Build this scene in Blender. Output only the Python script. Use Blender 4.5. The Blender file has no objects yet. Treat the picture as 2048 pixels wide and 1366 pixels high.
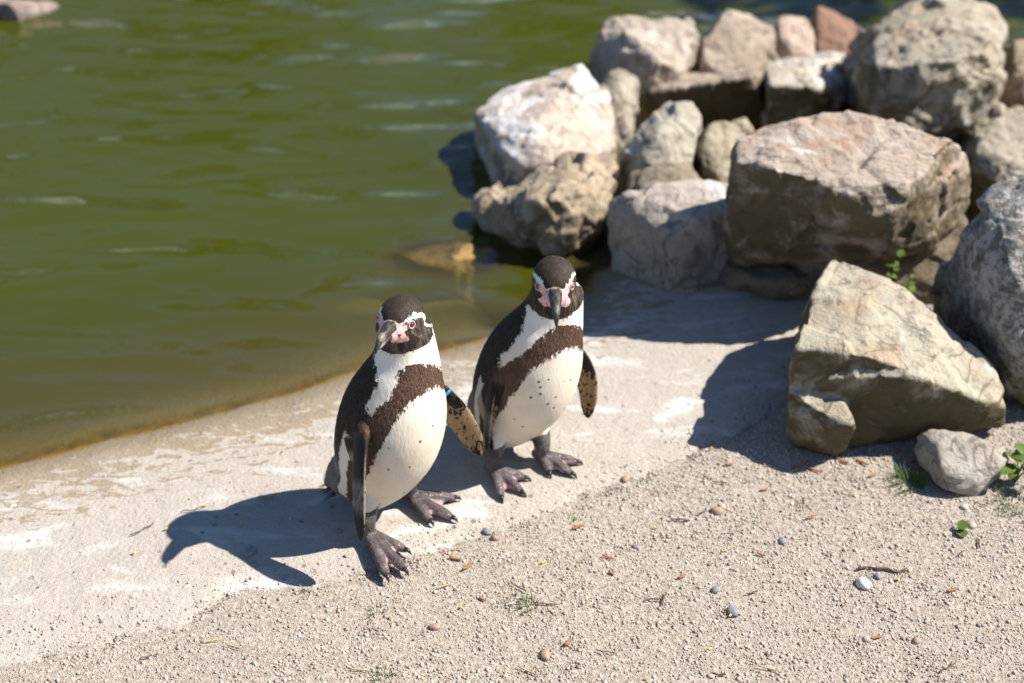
import bpy, bmesh, math, random
import numpy as np
from mathutils import Vector, Matrix, noise, geometry
from mathutils.bvhtree import BVHTree

rnd = random.Random(7)
rng = np.random.default_rng(11)
SC = bpy.context.scene
COL = SC.collection

# ------------------------------------------------------------------ camera
cam_data = bpy.data.cameras.new('camera')
cam = bpy.data.objects.new('camera', cam_data); COL.objects.link(cam)
cam.location = (0, 0, 1.6)
cam.rotation_euler = (math.radians(90 - 34), 0, 0)
cam_data.lens = 50; cam_data.sensor_width = 36
cam_data.clip_start = 0.05; cam_data.clip_end = 500
cam_data.dof.use_dof = True
cam_data.dof.focus_distance = 2.14
cam_data.dof.aperture_fstop = 2.6
SC.camera = cam

# ------------------------------------------------------------------ sky, sun, exposure
TO_SUN = Vector((0.92, 0.11, 1.0)).normalized()
world = bpy.data.worlds.new('World'); SC.world = world; world.use_nodes = True
wn = world.node_tree.nodes; wl = world.node_tree.links
sky = wn.new('ShaderNodeTexSky'); sky.sky_type = 'NISHITA'; sky.sun_disc = False
sky.sun_elevation = math.asin(TO_SUN.z)
sky.sun_rotation = math.atan2(TO_SUN.x, TO_SUN.y)
sky.air_density = 1.0; sky.dust_density = 0.0; sky.ozone_density = 4.0; sky.altitude = 1500
wl.new(sky.outputs[0], wn['Background'].inputs[0])
wn['Background'].inputs[1].default_value = 0.078
sun_data = bpy.data.lights.new('sun', 'SUN'); sun_data.energy = 5.0
sun_data.angle = math.radians(0.53); sun_data.color = (1.0, 0.96, 0.90)
sun = bpy.data.objects.new('sun', sun_data); COL.objects.link(sun)
sun.rotation_euler = TO_SUN.to_track_quat('Z', 'Y').to_euler(); sun.location = (4, -1, 6)
SC.view_settings.view_transform = 'Standard'; SC.view_settings.look = 'None'
SC.view_settings.exposure = 0.9; SC.view_settings.gamma = 1.0
SC.cycles.use_denoising = True
SC.cycles.max_bounces = 8; SC.cycles.transparent_max_bounces = 12
SC.cycles.caustics_reflective = False; SC.cycles.caustics_refractive = False

# ------------------------------------------------------------------ helpers
class NT:
    """small node-tree writer"""
    def __init__(s, name):
        s.m = bpy.data.materials.new(name); s.m.use_nodes = True
        s.t = s.m.node_tree; s.n = s.t.nodes; s.l = s.t.links
        s.b = s.n['Principled BSDF']; s.out = s.n['Material Output']
        s.b.inputs['Specular IOR Level'].default_value = 0.3
    def link(s, a, b): s.l.new(a, b)
    def val(s, sock, v):
        if isinstance(v, (int, float)): sock.default_value = v
        elif isinstance(v, (tuple, list)):
            sock.default_value = tuple(v) if len(v) == len(sock.default_value) else tuple(v) + (1.0,)
        else: s.l.new(v, sock)
    def coord(s, kind='Object', scale=None, rot=None):
        o = s.n.new('ShaderNodeTexCoord').outputs[kind]
        if scale or rot:
            mp = s.n.new('ShaderNodeMapping'); s.link(o, mp.inputs[0])
            if scale: mp.inputs['Scale'].default_value = scale
            if rot: mp.inputs['Rotation'].default_value = rot
            o = mp.outputs[0]
        return o
    def noise(s, vec, scale, detail=4, rough=0.55, dist=0.0):
        n = s.n.new('ShaderNodeTexNoise'); s.link(vec, n.inputs['Vector'])
        n.inputs['Scale'].default_value = scale; n.inputs['Detail'].default_value = detail
        n.inputs['Roughness'].default_value = rough; n.inputs['Distortion'].default_value = dist
        return n.outputs['Fac']
    def voro(s, vec, scale, feature='F1', out='Distance', rand=1.0):
        n = s.n.new('ShaderNodeTexVoronoi'); s.link(vec, n.inputs['Vector']); n.feature = feature
        n.inputs['Scale'].default_value = scale; n.inputs['Randomness'].default_value = rand
        return n.outputs[out]
    def ramp(s, f, lo, hi, a=0.0, b=1.0, smooth=True):
        n = s.n.new('ShaderNodeMapRange'); n.interpolation_type = 'SMOOTHSTEP' if smooth else 'LINEAR'
        s.val(n.inputs[0], f)
        for i, v in zip((1, 2, 3, 4), (lo, hi, a, b)): s.val(n.inputs[i], v)
        return n.outputs[0]
    def math(s, op, a, b=0.0, c=0.0):
        n = s.n.new('ShaderNodeMath'); n.operation = op
        for i, v in enumerate((a, b, c)): s.val(n.inputs[i], v)
        return n.outputs[0]
    def mix(s, f, a, b):
        n = s.n.new('ShaderNodeMix'); n.data_type = 'RGBA'
        s.val(n.inputs[0], f); s.val(n.inputs[6], a); s.val(n.inputs[7], b)
        return n.outputs[2]
    def attr(s, name, out='Fac'):
        n = s.n.new('ShaderNodeAttribute'); n.attribute_name = name
        return n.outputs[out]
    def hsv(s, col, h=0.5, sat=1.0, v=1.0):
        n = s.n.new('ShaderNodeHueSaturation'); s.val(n.inputs['Color'], col)
        s.val(n.inputs['Hue'], h); s.val(n.inputs['Saturation'], sat); s.val(n.inputs['Value'], v)
        return n.outputs[0]
    def sep(s, vec):
        n = s.n.new('ShaderNodeSeparateXYZ'); s.link(vec, n.inputs[0]); return n.outputs
    def bump(s, h, strength, dist, normal=None):
        n = s.n.new('ShaderNodeBump'); s.val(n.inputs['Height'], h)
        n.inputs['Strength'].default_value = strength; n.inputs['Distance'].default_value = dist
        if normal is not None: s.link(normal, n.inputs['Normal'])
        return n.outputs[0]
    def done(s, color=None, rough=None, normal=None):
        if color is not None: s.val(s.b.inputs['Base Color'], color)
        if rough is not None: s.val(s.b.inputs['Roughness'], rough)
        if normal is not None: s.link(normal, s.b.inputs['Normal'])
        return s.m

def mesh_obj(name, verts, faces, mat=None, parent=None, smooth=True):
    me = bpy.data.meshes.new(name); me.from_pydata([tuple(v) for v in verts], [], [tuple(f) for f in faces])
    return link_mesh(name, me, mat, parent, smooth)
def link_mesh(name, me, mat=None, parent=None, smooth=True):
    if smooth and len(me.polygons): me.polygons.foreach_set('use_smooth', np.ones(len(me.polygons), bool))
    if mat and not me.materials: me.materials.append(mat)
    o = bpy.data.objects.new(name, me); COL.objects.link(o)
    if parent: o.parent = parent
    return o
def tag(o, label=None, cat=None, group=None, kind=None):
    for k, v in (('label', label), ('category', cat), ('group', group), ('kind', kind)):
        if v: o[k] = v
    return o
def get_co(me):
    a = np.empty(len(me.vertices) * 3, np.float32); me.vertices.foreach_get('co', a); return a.reshape(-1, 3).astype(float)
def set_co(me, a): me.vertices.foreach_set('co', np.ascontiguousarray(a, np.float32).ravel()); me.update()
def get_no(me):
    a = np.empty(len(me.vertices) * 3, np.float32); me.vertex_normals.foreach_get('vector', a); return a.reshape(-1, 3).astype(float)
def add_attr(me, name, arr):
    at = me.attributes.new(name, 'FLOAT', 'POINT'); at.data.foreach_set('value', np.ascontiguousarray(arr, np.float32))
def sm(x, a, b):
    t = np.clip((x - a) / (b - a), 0, 1); return t * t * (3 - 2 * t)
def remesh(me, voxel):
    """voxel union of a closed mesh -> new mesh"""
    o = bpy.data.objects.new('tmp', me); COL.objects.link(o)
    md = o.modifiers.new('r', 'REMESH'); md.mode = 'VOXEL'; md.voxel_size = voxel; md.adaptivity = 0
    dg = bpy.context.evaluated_depsgraph_get(); dg.update()
    out = bpy.data.meshes.new_from_object(o.evaluated_get(dg))
    bpy.data.objects.remove(o); return out
def laplace(me, it, f=0.5):
    co = get_co(me); ne = len(me.edges); e = np.empty(ne * 2, np.int32); me.edges.foreach_get('vertices', e); e = e.reshape(-1, 2)
    n = len(co); deg = np.bincount(e.ravel(), minlength=n)[:, None]
    for _ in range(it):
        s = np.stack([np.bincount(e[:, 0], co[e[:, 1], k], n) + np.bincount(e[:, 1], co[e[:, 0], k], n) for k in range(3)], 1)
        co = co + f * (s / np.maximum(deg, 1) - co)
    set_co(me, co)

def seg_dist(px, py, line):
    """unsigned distance to a polyline, plus sign: + on its left side"""
    best = np.full(px.shape, 1e9); sg = np.zeros(px.shape)
    for (ax, ay), (bx, by) in zip(line[:-1], line[1:]):
        dx, dy = bx - ax, by - ay
        t = np.clip(((px - ax) * dx + (py - ay) * dy) / (dx * dx + dy * dy), 0, 1)
        d = np.hypot(px - ax - t * dx, py - ay - t * dy)
        c = dx * (py - ay) - dy * (px - ax)
        m = d < best - 1e-9; best = np.where(m, d, best); sg = np.where(m, np.sign(c), sg)
    return best * np.where(sg == 0, 1, sg)
def vnoise(x, y, sc, seed=0, octv=3):
    """cheap tiling-free value noise in numpy, about -1..1"""
    out = 0; amp = 1; tot = 0
    for o in range(octv):
        X = x * sc; Y = y * sc; xi = np.floor(X).astype(np.int64); yi = np.floor(Y).astype(np.int64)
        fx = X - xi; fy = Y - yi; fx = fx * fx * (3 - 2 * fx); fy = fy * fy * (3 - 2 * fy)
        def h(a, b):
            v = (a * 374761393 + b * 668265263 + (seed + o) * 982451653) & 0x7fffffff
            v = ((v ^ (v >> 13)) * 1274126177) & 0x7fffffff
            return ((v ^ (v >> 16)) & 0xffff) / 32767.5 - 1
        out = out + amp * ((h(xi, yi) * (1 - fx) + h(xi + 1, yi) * fx) * (1 - fy) + (h(xi, yi + 1) * (1 - fx) + h(xi + 1, yi + 1) * fx) * fy)
        tot += amp; amp *= 0.5; sc *= 2.03
    return out / tot

# ------------------------------------------------------------------ the lie of the land
WATER_Z = -0.035
GRAVEL_LINE = [(-4, 0.55), (-1.4, 1.30), (-0.77, 1.50), (-0.508, 1.585), (-0.433, 1.651), (-0.323, 1.662), (-0.062, 1.78),
               (0.216, 1.937), (0.418, 2.066), (0.62, 2.25), (0.80, 2.60), (1.0, 3.2), (1.1, 3.6)]
SHORE_LINE = [(-4.5, 0.35), (-1.8, 1.60), (-1.234, 1.871), (-0.93, 2.015), (-0.595, 2.168), (-0.415, 2.258), (-0.275, 2.343), (-0.076, 2.43),
              (0.081, 2.535), (0.15, 2.62), (0.18, 2.75), (0.22, 3.0), (0.26, 3.4), (0.4, 3.75), (0.9, 3.95), (1.6, 4.0), (3.5, 4.1), (8, 4.3)]
def slab_z(x, y):
    dg = seg_dist(x, y, GRAVEL_LINE); dw = seg_dist(x, y, SHORE_LINE)
    t = np.clip(dg, 0, None) / np.maximum(np.clip(dg, 0, None) + np.clip(-dw, 0, None), 1e-4)
    z = 0.007 * sm(dg, 0.0, 0.06) - 0.002 - 0.040 * t ** 3
    z = np.where(dw > 0, WATER_Z - np.minimum(dw * (0.30 + 0.9 * sm(x, -.12, .06)), 0.5), z)
    return z + vnoise(x, y, 9, 3) * 0.0022 + vnoise(x, y, 2.5, 5) * 0.003
def ground_z(x, y):
    dg = seg_dist(x, y, GRAVEL_LINE); dw = seg_dist(x, y, SHORE_LINE)
    z = np.where(dg > 0, slab_z(x, y) - 0.004 - 0.05 * sm(dg, 0.03, 0.10), 0.0) + vnoise(x, y, 6, 9) * 0.004 * sm(-dg, -0.05, 0.1) + vnoise(x, y, 22, 19) * 0.002 * (dg < 0)
    z = z - .14 * sm(x, .22, .34) * sm(y, 2.62, 2.76) * sm(-x, -2.6, -1.9)
    far = sm(np.hypot(x, y - 3), 11.0, 16.0)
    z = np.where(dw > 0, WATER_Z - np.minimum(dw * (0.30 + 0.9 * sm(x, -.12, .06)), 0.6) - 0.05, z)
    return z * (1 - far) + far * (0.25 + 0.3 * vnoise(x, y, 0.1, 2))
def grid(xs, ys, zf, keep=None):
    X, Y = np.meshgrid(xs, ys); Z = zf(X, Y)
    nx, ny = len(xs), len(ys)
    idx = np.arange(nx * ny).reshape(ny, nx)
    q = np.stack([idx[:-1, :-1], idx[:-1, 1:], idx[1:, 1:], idx[1:, :-1]], -1).reshape(-1, 4)
    co = np.stack([X, Y, Z], -1).reshape(-1, 3)
    if keep is not None:
        k = keep(X, Y).ravel(); q = q[k[q].all(1)]
        used = np.unique(q); mp = np.full(len(co), -1); mp[used] = np.arange(len(used)); q = mp[q]; co = co[used]
    me = bpy.data.meshes.new('grid'); me.from_pydata(co.tolist(), [], q.tolist()); return me
def spaced(lo, hi, a, b, fine, coarse):
    l = list(np.arange(a, b + 1e-6, fine)); s = fine; v = a; L = []
    while v > lo: s = min(s * 1.35, coarse); v -= s; L.append(v)
    v = b; s = fine; Rr = []
    while v < hi: s = min(s * 1.35, coarse); v += s; Rr.append(v)
    return np.array(L[::-1] + l + Rr)

# ------------------------------------------------------------------ ground materials
def mat_gravel_ground():
    t = NT('gravel_soil'); p = t.coord('Object')
    n1 = t.noise(p, 3.5, 4); n2 = t.noise(p, 120, 5, 0.7); n3 = t.noise(p, 420, 3, 0.7)
    c = t.mix(n1, (0.37, 0.305, 0.24), (0.29, 0.235, 0.18))
    c = t.mix(t.ramp(n2, 0.35, 0.7), c, (0.56, 0.49, 0.41))
    c = t.mix(t.ramp(n3, 0.62, 0.75), c, (0.16, 0.13, 0.10))
    h = t.math('ADD', t.math('MULTIPLY', n2, 1.0), t.math('MULTIPLY', n3, 0.5))
    return t.done(c, 0.95, t.bump(h, 0.9, 0.006))
def mat_slab():
    t = NT('worn_concrete'); p = t.coord('Object'); n1 = t.noise(p, 5, 5, 0.6); n2 = t.noise(p, 150, 4, 0.7); n3 = t.noise(p, 26, 6, 0.65)
    z = t.sep(p)[2]; wet = t.attr('shore')
    c = t.mix(n1, (0.44, 0.39, 0.33), (0.385, 0.335, 0.28))
    c = t.mix(t.math('MULTIPLY', t.ramp(n2, 0.45, 0.75), 0.45), c, (0.52, 0.48, 0.43))
    c = t.mix(t.math('MULTIPLY', t.ramp(t.noise(p, 330, 2, 0.6), 0.60, 0.72), 0.6), c, (0.20, 0.165, 0.13))
    # bleached droppings
    ps = t.coord('Object', (1.0, 2.4, 1.0), (0, 0, math.radians(-22)))
    dr = t.math('MULTIPLY', t.ramp(t.noise(ps, 5.2, 6, 0.62, 0.4), 0.52, 0.66), 0.75)
    c = t.mix(dr, c, (0.62, 0.60, 0.56))
    # drab flaking film, stronger towards the waterline
    st = t.noise(ps, 21, 5, 0.62, 0.8); th = t.ramp(wet, 0.0, 1.0, 0.66, 0.31, False)
    sd = t.ramp(t.math('SUBTRACT', st, th), 0.0, 0.05)
    c = t.mix(t.math('MULTIPLY', sd, 0.75), c, (0.26, 0.19, 0.105))
    c = t.mix(t.math('MULTIPLY', t.ramp(t.noise(p, 3.0, 5, .62), 0.50, 0.68), 0.45), c, (0.33, 0.285, 0.235))
    ck = t.ramp(t.math('ABSOLUTE', t.math('SUBTRACT', t.noise(p, 2.6, 5, 0.62, 0.8), 0.5)), 0.006, 0.0015)
    c = t.mix(t.math('MULTIPLY', ck, 0.15), c, (0.16, 0.13, 0.10))
    # pits and embedded grit
    v = t.voro(p, 62); pr = t.voro(p, 62, out='Color'); big = t.ramp(t.sep(pr)[0], 0.90, 0.92)
    chip = t.math('MULTIPLY', t.ramp(v, 0.30, 0.24), big)
    c = t.mix(t.math('MULTIPLY', chip, 0.8), c, t.mix(t.sep(pr)[1], (0.17, 0.15, 0.13), (0.40, 0.31, 0.24)))
    # permanently damp algae strip at and below the waterline
    c = t.mix(t.ramp(t.math('ADD', z, t.math('MULTIPLY', t.math('SUBTRACT', n3, 0.5), 0.02)), WATER_Z + 0.016, WATER_Z + 0.005), c, t.mix(n3, (0.27, 0.215, 0.145), (0.19, 0.145, 0.085)))
    c = t.mix(t.math('MULTIPLY', t.ramp(t.math('ADD', z, t.math('MULTIPLY', t.math('SUBTRACT', n3, 0.5), 0.012)), WATER_Z + 0.004, WATER_Z + 0.0005), t.ramp(t.noise(p, 7, 4, .6), .36, .6, .6, 1.0)), c, t.mix(t.ramp(n3, .35, .65), (0.22, 0.125, 0.014), (0.11, 0.072, 0.016)))
    c = t.mix(t.ramp(z, WATER_Z - 0.004, WATER_Z - 0.02), c, t.mix(n1, (0.20, 0.16, 0.075), (0.26, 0.215, 0.12)))
    h = t.math('ADD', t.math('ADD', n2, t.math('MULTIPLY', n3, 1.6)), t.math('MULTIPLY', chip, -0.8))
    return t.done(c, t.ramp(z, WATER_Z + 0.004, WATER_Z + 0.012, 0.45, 0.9), t.bump(h, 0.85, 0.004))
def mat_water():
    t = NT('green_pond_water'); p = t.coord('Object')
    a = t.coord('Object', (2.6, 6.0, 1), (0, 0, math.radians(9))); b = t.coord('Object', (5, 11, 1), (0, 0, math.radians(-13)))
    h = t.math('ADD', t.noise(a, 1.0, 1, 0.35, 0.3), t.math('MULTIPLY', t.noise(b, 1.0, 1, 0.3, 0.2), 0.42))
    nrm = t.bump(h, 1.0, 0.034)
    d = t.attr('depth'); n = t.noise(p, 0.9, 3)
    murk = t.math('SUBTRACT', 1.0, t.math('POWER', 2.718, t.math('MULTIPLY', d, -17.0)))
    t.n.remove(t.b)
    dif = t.n.new('ShaderNodeBsdfDiffuse')
    t.link(t.mix(t.ramp(d, 0.02, 0.15), (0.075, 0.063, 0.014, 1), t.mix(n, (0.039, 0.046, 0.0020, 1), (0.050, 0.057, 0.0028, 1))), dif.inputs[0])
    tr = t.n.new('ShaderNodeBsdfTransparent'); tr.inputs[0].default_value = (0.86, 0.84, 0.62, 1)
    m1 = t.n.new('ShaderNodeMixShader'); t.link(murk, m1.inputs[0]); t.link(tr.outputs[0], m1.inputs[1]); t.link(dif.outputs[0], m1.inputs[2])
    gl = t.n.new('ShaderNodeBsdfGlossy'); gl.inputs['Roughness'].default_value = 0.04; t.link(nrm, gl.inputs['Normal'])
    fr = t.n.new('ShaderNodeFresnel'); fr.inputs[0].default_value = 1.65; t.link(nrm, fr.inputs['Normal'])
    bf = t.n.new('ShaderNodeNewGeometry').outputs['Backfacing']; ff = t.math('MULTIPLY', fr.outputs[0], t.math('SUBTRACT', 1.0, bf))
    m2 = t.n.new('ShaderNodeMixShader'); t.link(ff, m2.inputs[0]); t.link(m1.outputs[0], m2.inputs[1]); t.link(gl.outputs[0], m2.inputs[2])
    t.link(m2.outputs[0], t.out.inputs[0]); return t.m

# ------------------------------------------------------------------ ground, slab, water
me = grid(spaced(-70, 70, -1.6, 1.8, 0.03, 4), spaced(-30, 110, 1.2, 4.4, 0.03, 4), ground_z)
tag(link_mesh('ground', me, mat_gravel_ground()), kind='structure')
def slab_keep(x, y):
    return seg_dist(x, y, GRAVEL_LINE) + 0.022 * vnoise(x, y, 14, 21, 3) > -0.004
me = grid(np.arange(-2.6, 1.2, 0.0125), np.arange(0.85, 4.2, 0.0125), slab_z, lambda x, y: slab_keep(x, y) & (seg_dist(x, y, SHORE_LINE) < 1.3) & ~((y > 2.76 - .25 * np.clip(x, 0, .4)) & (x > .02)))
bm = bmesh.new(); bm.from_mesh(me)
r = bmesh.ops.extrude_edge_only(bm, edges=[e for e in bm.edges if e.is_boundary])
for v in r['geom']:
    if isinstance(v, bmesh.types.BMVert): v.co.z -= 0.03
bm.to_mesh(me); bm.free()
co = get_co(me); dwv = seg_dist(co[:, 0], co[:, 1], SHORE_LINE)
add_attr(me, 'shore', np.clip(1 - (-dwv) / 0.30, 0, 1))
tag(link_mesh('concrete_apron', me, mat_slab()), kind='structure')
me = grid(spaced(-16, 16, -1.8, 1.8, 0.03, 1.0), spaced(-8, 18, 1.3, 4.6, 0.03, 1.0), lambda x, y: np.full(x.shape, WATER_Z))
co = get_co(me); bed = np.maximum(slab_z(co[:, 0], co[:, 1]), -0.6)
dep = np.clip(WATER_Z - bed, 0, 1); el = np.hypot((co[:, 0] + .14) / .17, (co[:, 1] - 2.76) / .10)   # less water over the sunken stone
add_attr(me, 'depth', np.where(el < 1.3, np.minimum(dep, .022 + .35 * np.clip(el - .55, 0, 1) ** 2), dep))
tag(link_mesh('pond_water', me, mat_water()), kind='structure')

# ------------------------------------------------------------------ boulders
def vn3(p, sc, seed=0, octv=3, ridged=False):
    out = 0; amp = 1; tot = 0
    for o in range(octv):
        q = p * sc + seed * 7.31 + o * 3.7; i = np.floor(q).astype(np.int64); f = q - i; f = f * f * (3 - 2 * f)
        def h(a, b, c):
            v = (a * 374761393 + b * 668265263 + c * 2147483647 + (seed + o) * 982451653) & 0x7fffffff
            v = ((v ^ (v >> 13)) * 1274126177) & 0x7fffffff
            return ((v ^ (v >> 16)) & 0xffff) / 32767.5 - 1
        x, y, z = i.T; fx, fy, fz = f.T
        c = [[(h(x, y + b, z + d) * (1 - fx) + h(x + 1, y + b, z + d) * fx) for b in (0, 1)] for d in (0, 1)]
        v = (c[0][0] * (1 - fy) + c[0][1] * fy) * (1 - fz) + (c[1][0] * (1 - fy) + c[1][1] * fy) * fz
        if ridged: v = 1 - 2 * np.abs(v)
        out = out + amp * v; tot += amp; amp *= 0.5; sc *= 2.1
    return out / tot

def facets(p, cell, seed):
    """piecewise-planar relief: every jittered cell is one tilted break face"""
    q = p / cell; i0 = np.floor(q).astype(np.int64); best = np.full(len(p), 1e9); out = np.zeros(len(p))
    def hh(a, b, c, k):
        v = (a * 374761393 + b * 668265263 + c * 1440662683 + (seed * 31 + k) * 982451653) & 0x7fffffff
        v = ((v ^ (v >> 13)) * 1274126177) & 0x7fffffff
        return ((v ^ (v >> 16)) & 0xffff) / 65535.0
    for dx in (-1, 0, 1):
        for dy in (-1, 0, 1):
            for dz in (-1, 0, 1):
                a, b, c = i0[:, 0] + dx, i0[:, 1] + dy, i0[:, 2] + dz
                f = np.stack([a + hh(a, b, c, 1), b + hh(a, b, c, 2), c + hh(a, b, c, 3)], 1); r = q - f; d = (r * r).sum(1); m = d < best
                v = (r * (np.stack([hh(a, b, c, 4), hh(a, b, c, 5), hh(a, b, c, 6)], 1) - .5)).sum(1) * 1.6 + (hh(a, b, c, 7) - .5) * .9
                best = np.where(m, d, best); out = np.where(m, v, out)
    return out
def unit3(v): return v / np.linalg.norm(v)
def mat_rock(name, a, b, dark=(0.15, 0.11, 0.08), moss_shade=0.3, drop=0.3, speck=0.0, rust=0.0, seed=0, streak=(1, 1, 1)):
    t = NT(name); p0 = t.coord('Object')
    mp = t.n.new('ShaderNodeMapping'); t.link(p0, mp.inputs[0]); mp.inputs['Location'].default_value = (seed * 3.1, seed * 1.7, seed * 0.9); p = mp.outputs[0]
    ms = t.n.new('ShaderNodeMapping'); t.link(p, ms.inputs[0]); ms.inputs['Scale'].default_value = streak; s = ms.outputs[0]
    n1 = t.noise(s, 5, 6, 0.62, 0.6); n2 = t.noise(p, 34, 6, 0.7); n3 = t.noise(p, 150, 4, 0.7); n4 = t.noise(p, 9, 5, 0.65, 0.4)
    c = t.mix(t.ramp(n1, 0.35, 0.65), a, b)
    c = t.mix(t.math('MULTIPLY', t.ramp(n2, 0.50, 0.68), 0.6), c, dark)
    c = t.mix(t.math('MULTIPLY', t.ramp(t.math('ABSOLUTE', t.math('SUBTRACT', t.noise(s, 4.2, 3, 0.5, 1.2), 0.5)), 0.012, 0.003), 0.55), c, (0.07, 0.055, 0.04))
    if rust: c = t.mix(t.math('MULTIPLY', t.ramp(t.noise(p, 7, 5, 0.6, 0.8), 0.52, 0.68), rust), c, (0.36, 0.17, 0.075))
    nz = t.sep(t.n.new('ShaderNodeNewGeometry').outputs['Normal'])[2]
    # steep faces: algae plus shade painted into the colour, droppings land on the tops
    if moss_shade:
        g = t.math('MULTIPLY', t.ramp(nz, 0.75, 0.15), t.ramp(n4, 0.58 - 0.30 * moss_shade, 0.74 - 0.26 * moss_shade))
        c = t.mix(t.math('MULTIPLY', g, min(1.0, 0.5 + 0.5 * moss_shade)), c, t.mix(n2, (0.075, 0.058, 0.022), (0.130, 0.098, 0.048)))
    if drop:
        g = t.math('MULTIPLY', t.ramp(nz, 0.25, 0.7), t.ramp(t.noise(s, 6.5, 5, 0.6, 0.9), 0.66 - 0.18 * drop, 0.76 - 0.16 * drop))
        c = t.mix(t.math('MULTIPLY', g, 0.85), c, (0.70, 0.67, 0.63))
    if speck:
        sp = t.ramp(t.noise(p, 42, 5, 0.75), 0.46, 0.54)
        c = t.mix(t.math('MULTIPLY', sp, speck), c, (0.58, 0.55, 0.50))
        c = t.mix(t.math('MULTIPLY', t.ramp(t.noise(p, 75, 3, 0.7), 0.58, 0.66), speck), c, (0.10, 0.10, 0.10))
        c = t.mix(t.math('MULTIPLY', t.ramp(t.sep(p0)[2], 0.22, 0.05), t.ramp(n4, 0.35, 0.6)), c, (0.12, 0.115, 0.05))
    c = t.mix(t.math('MULTIPLY', t.ramp(n3, 0.58, 0.7), 0.35), c, dark)
    h = t.math('ADD', t.math('MULTIPLY', n2, 1.5), t.math('MULTIPLY', n3, 0.6))
    return t.done(c, 0.88, t.bump(h, 0.75, 0.010))

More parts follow.
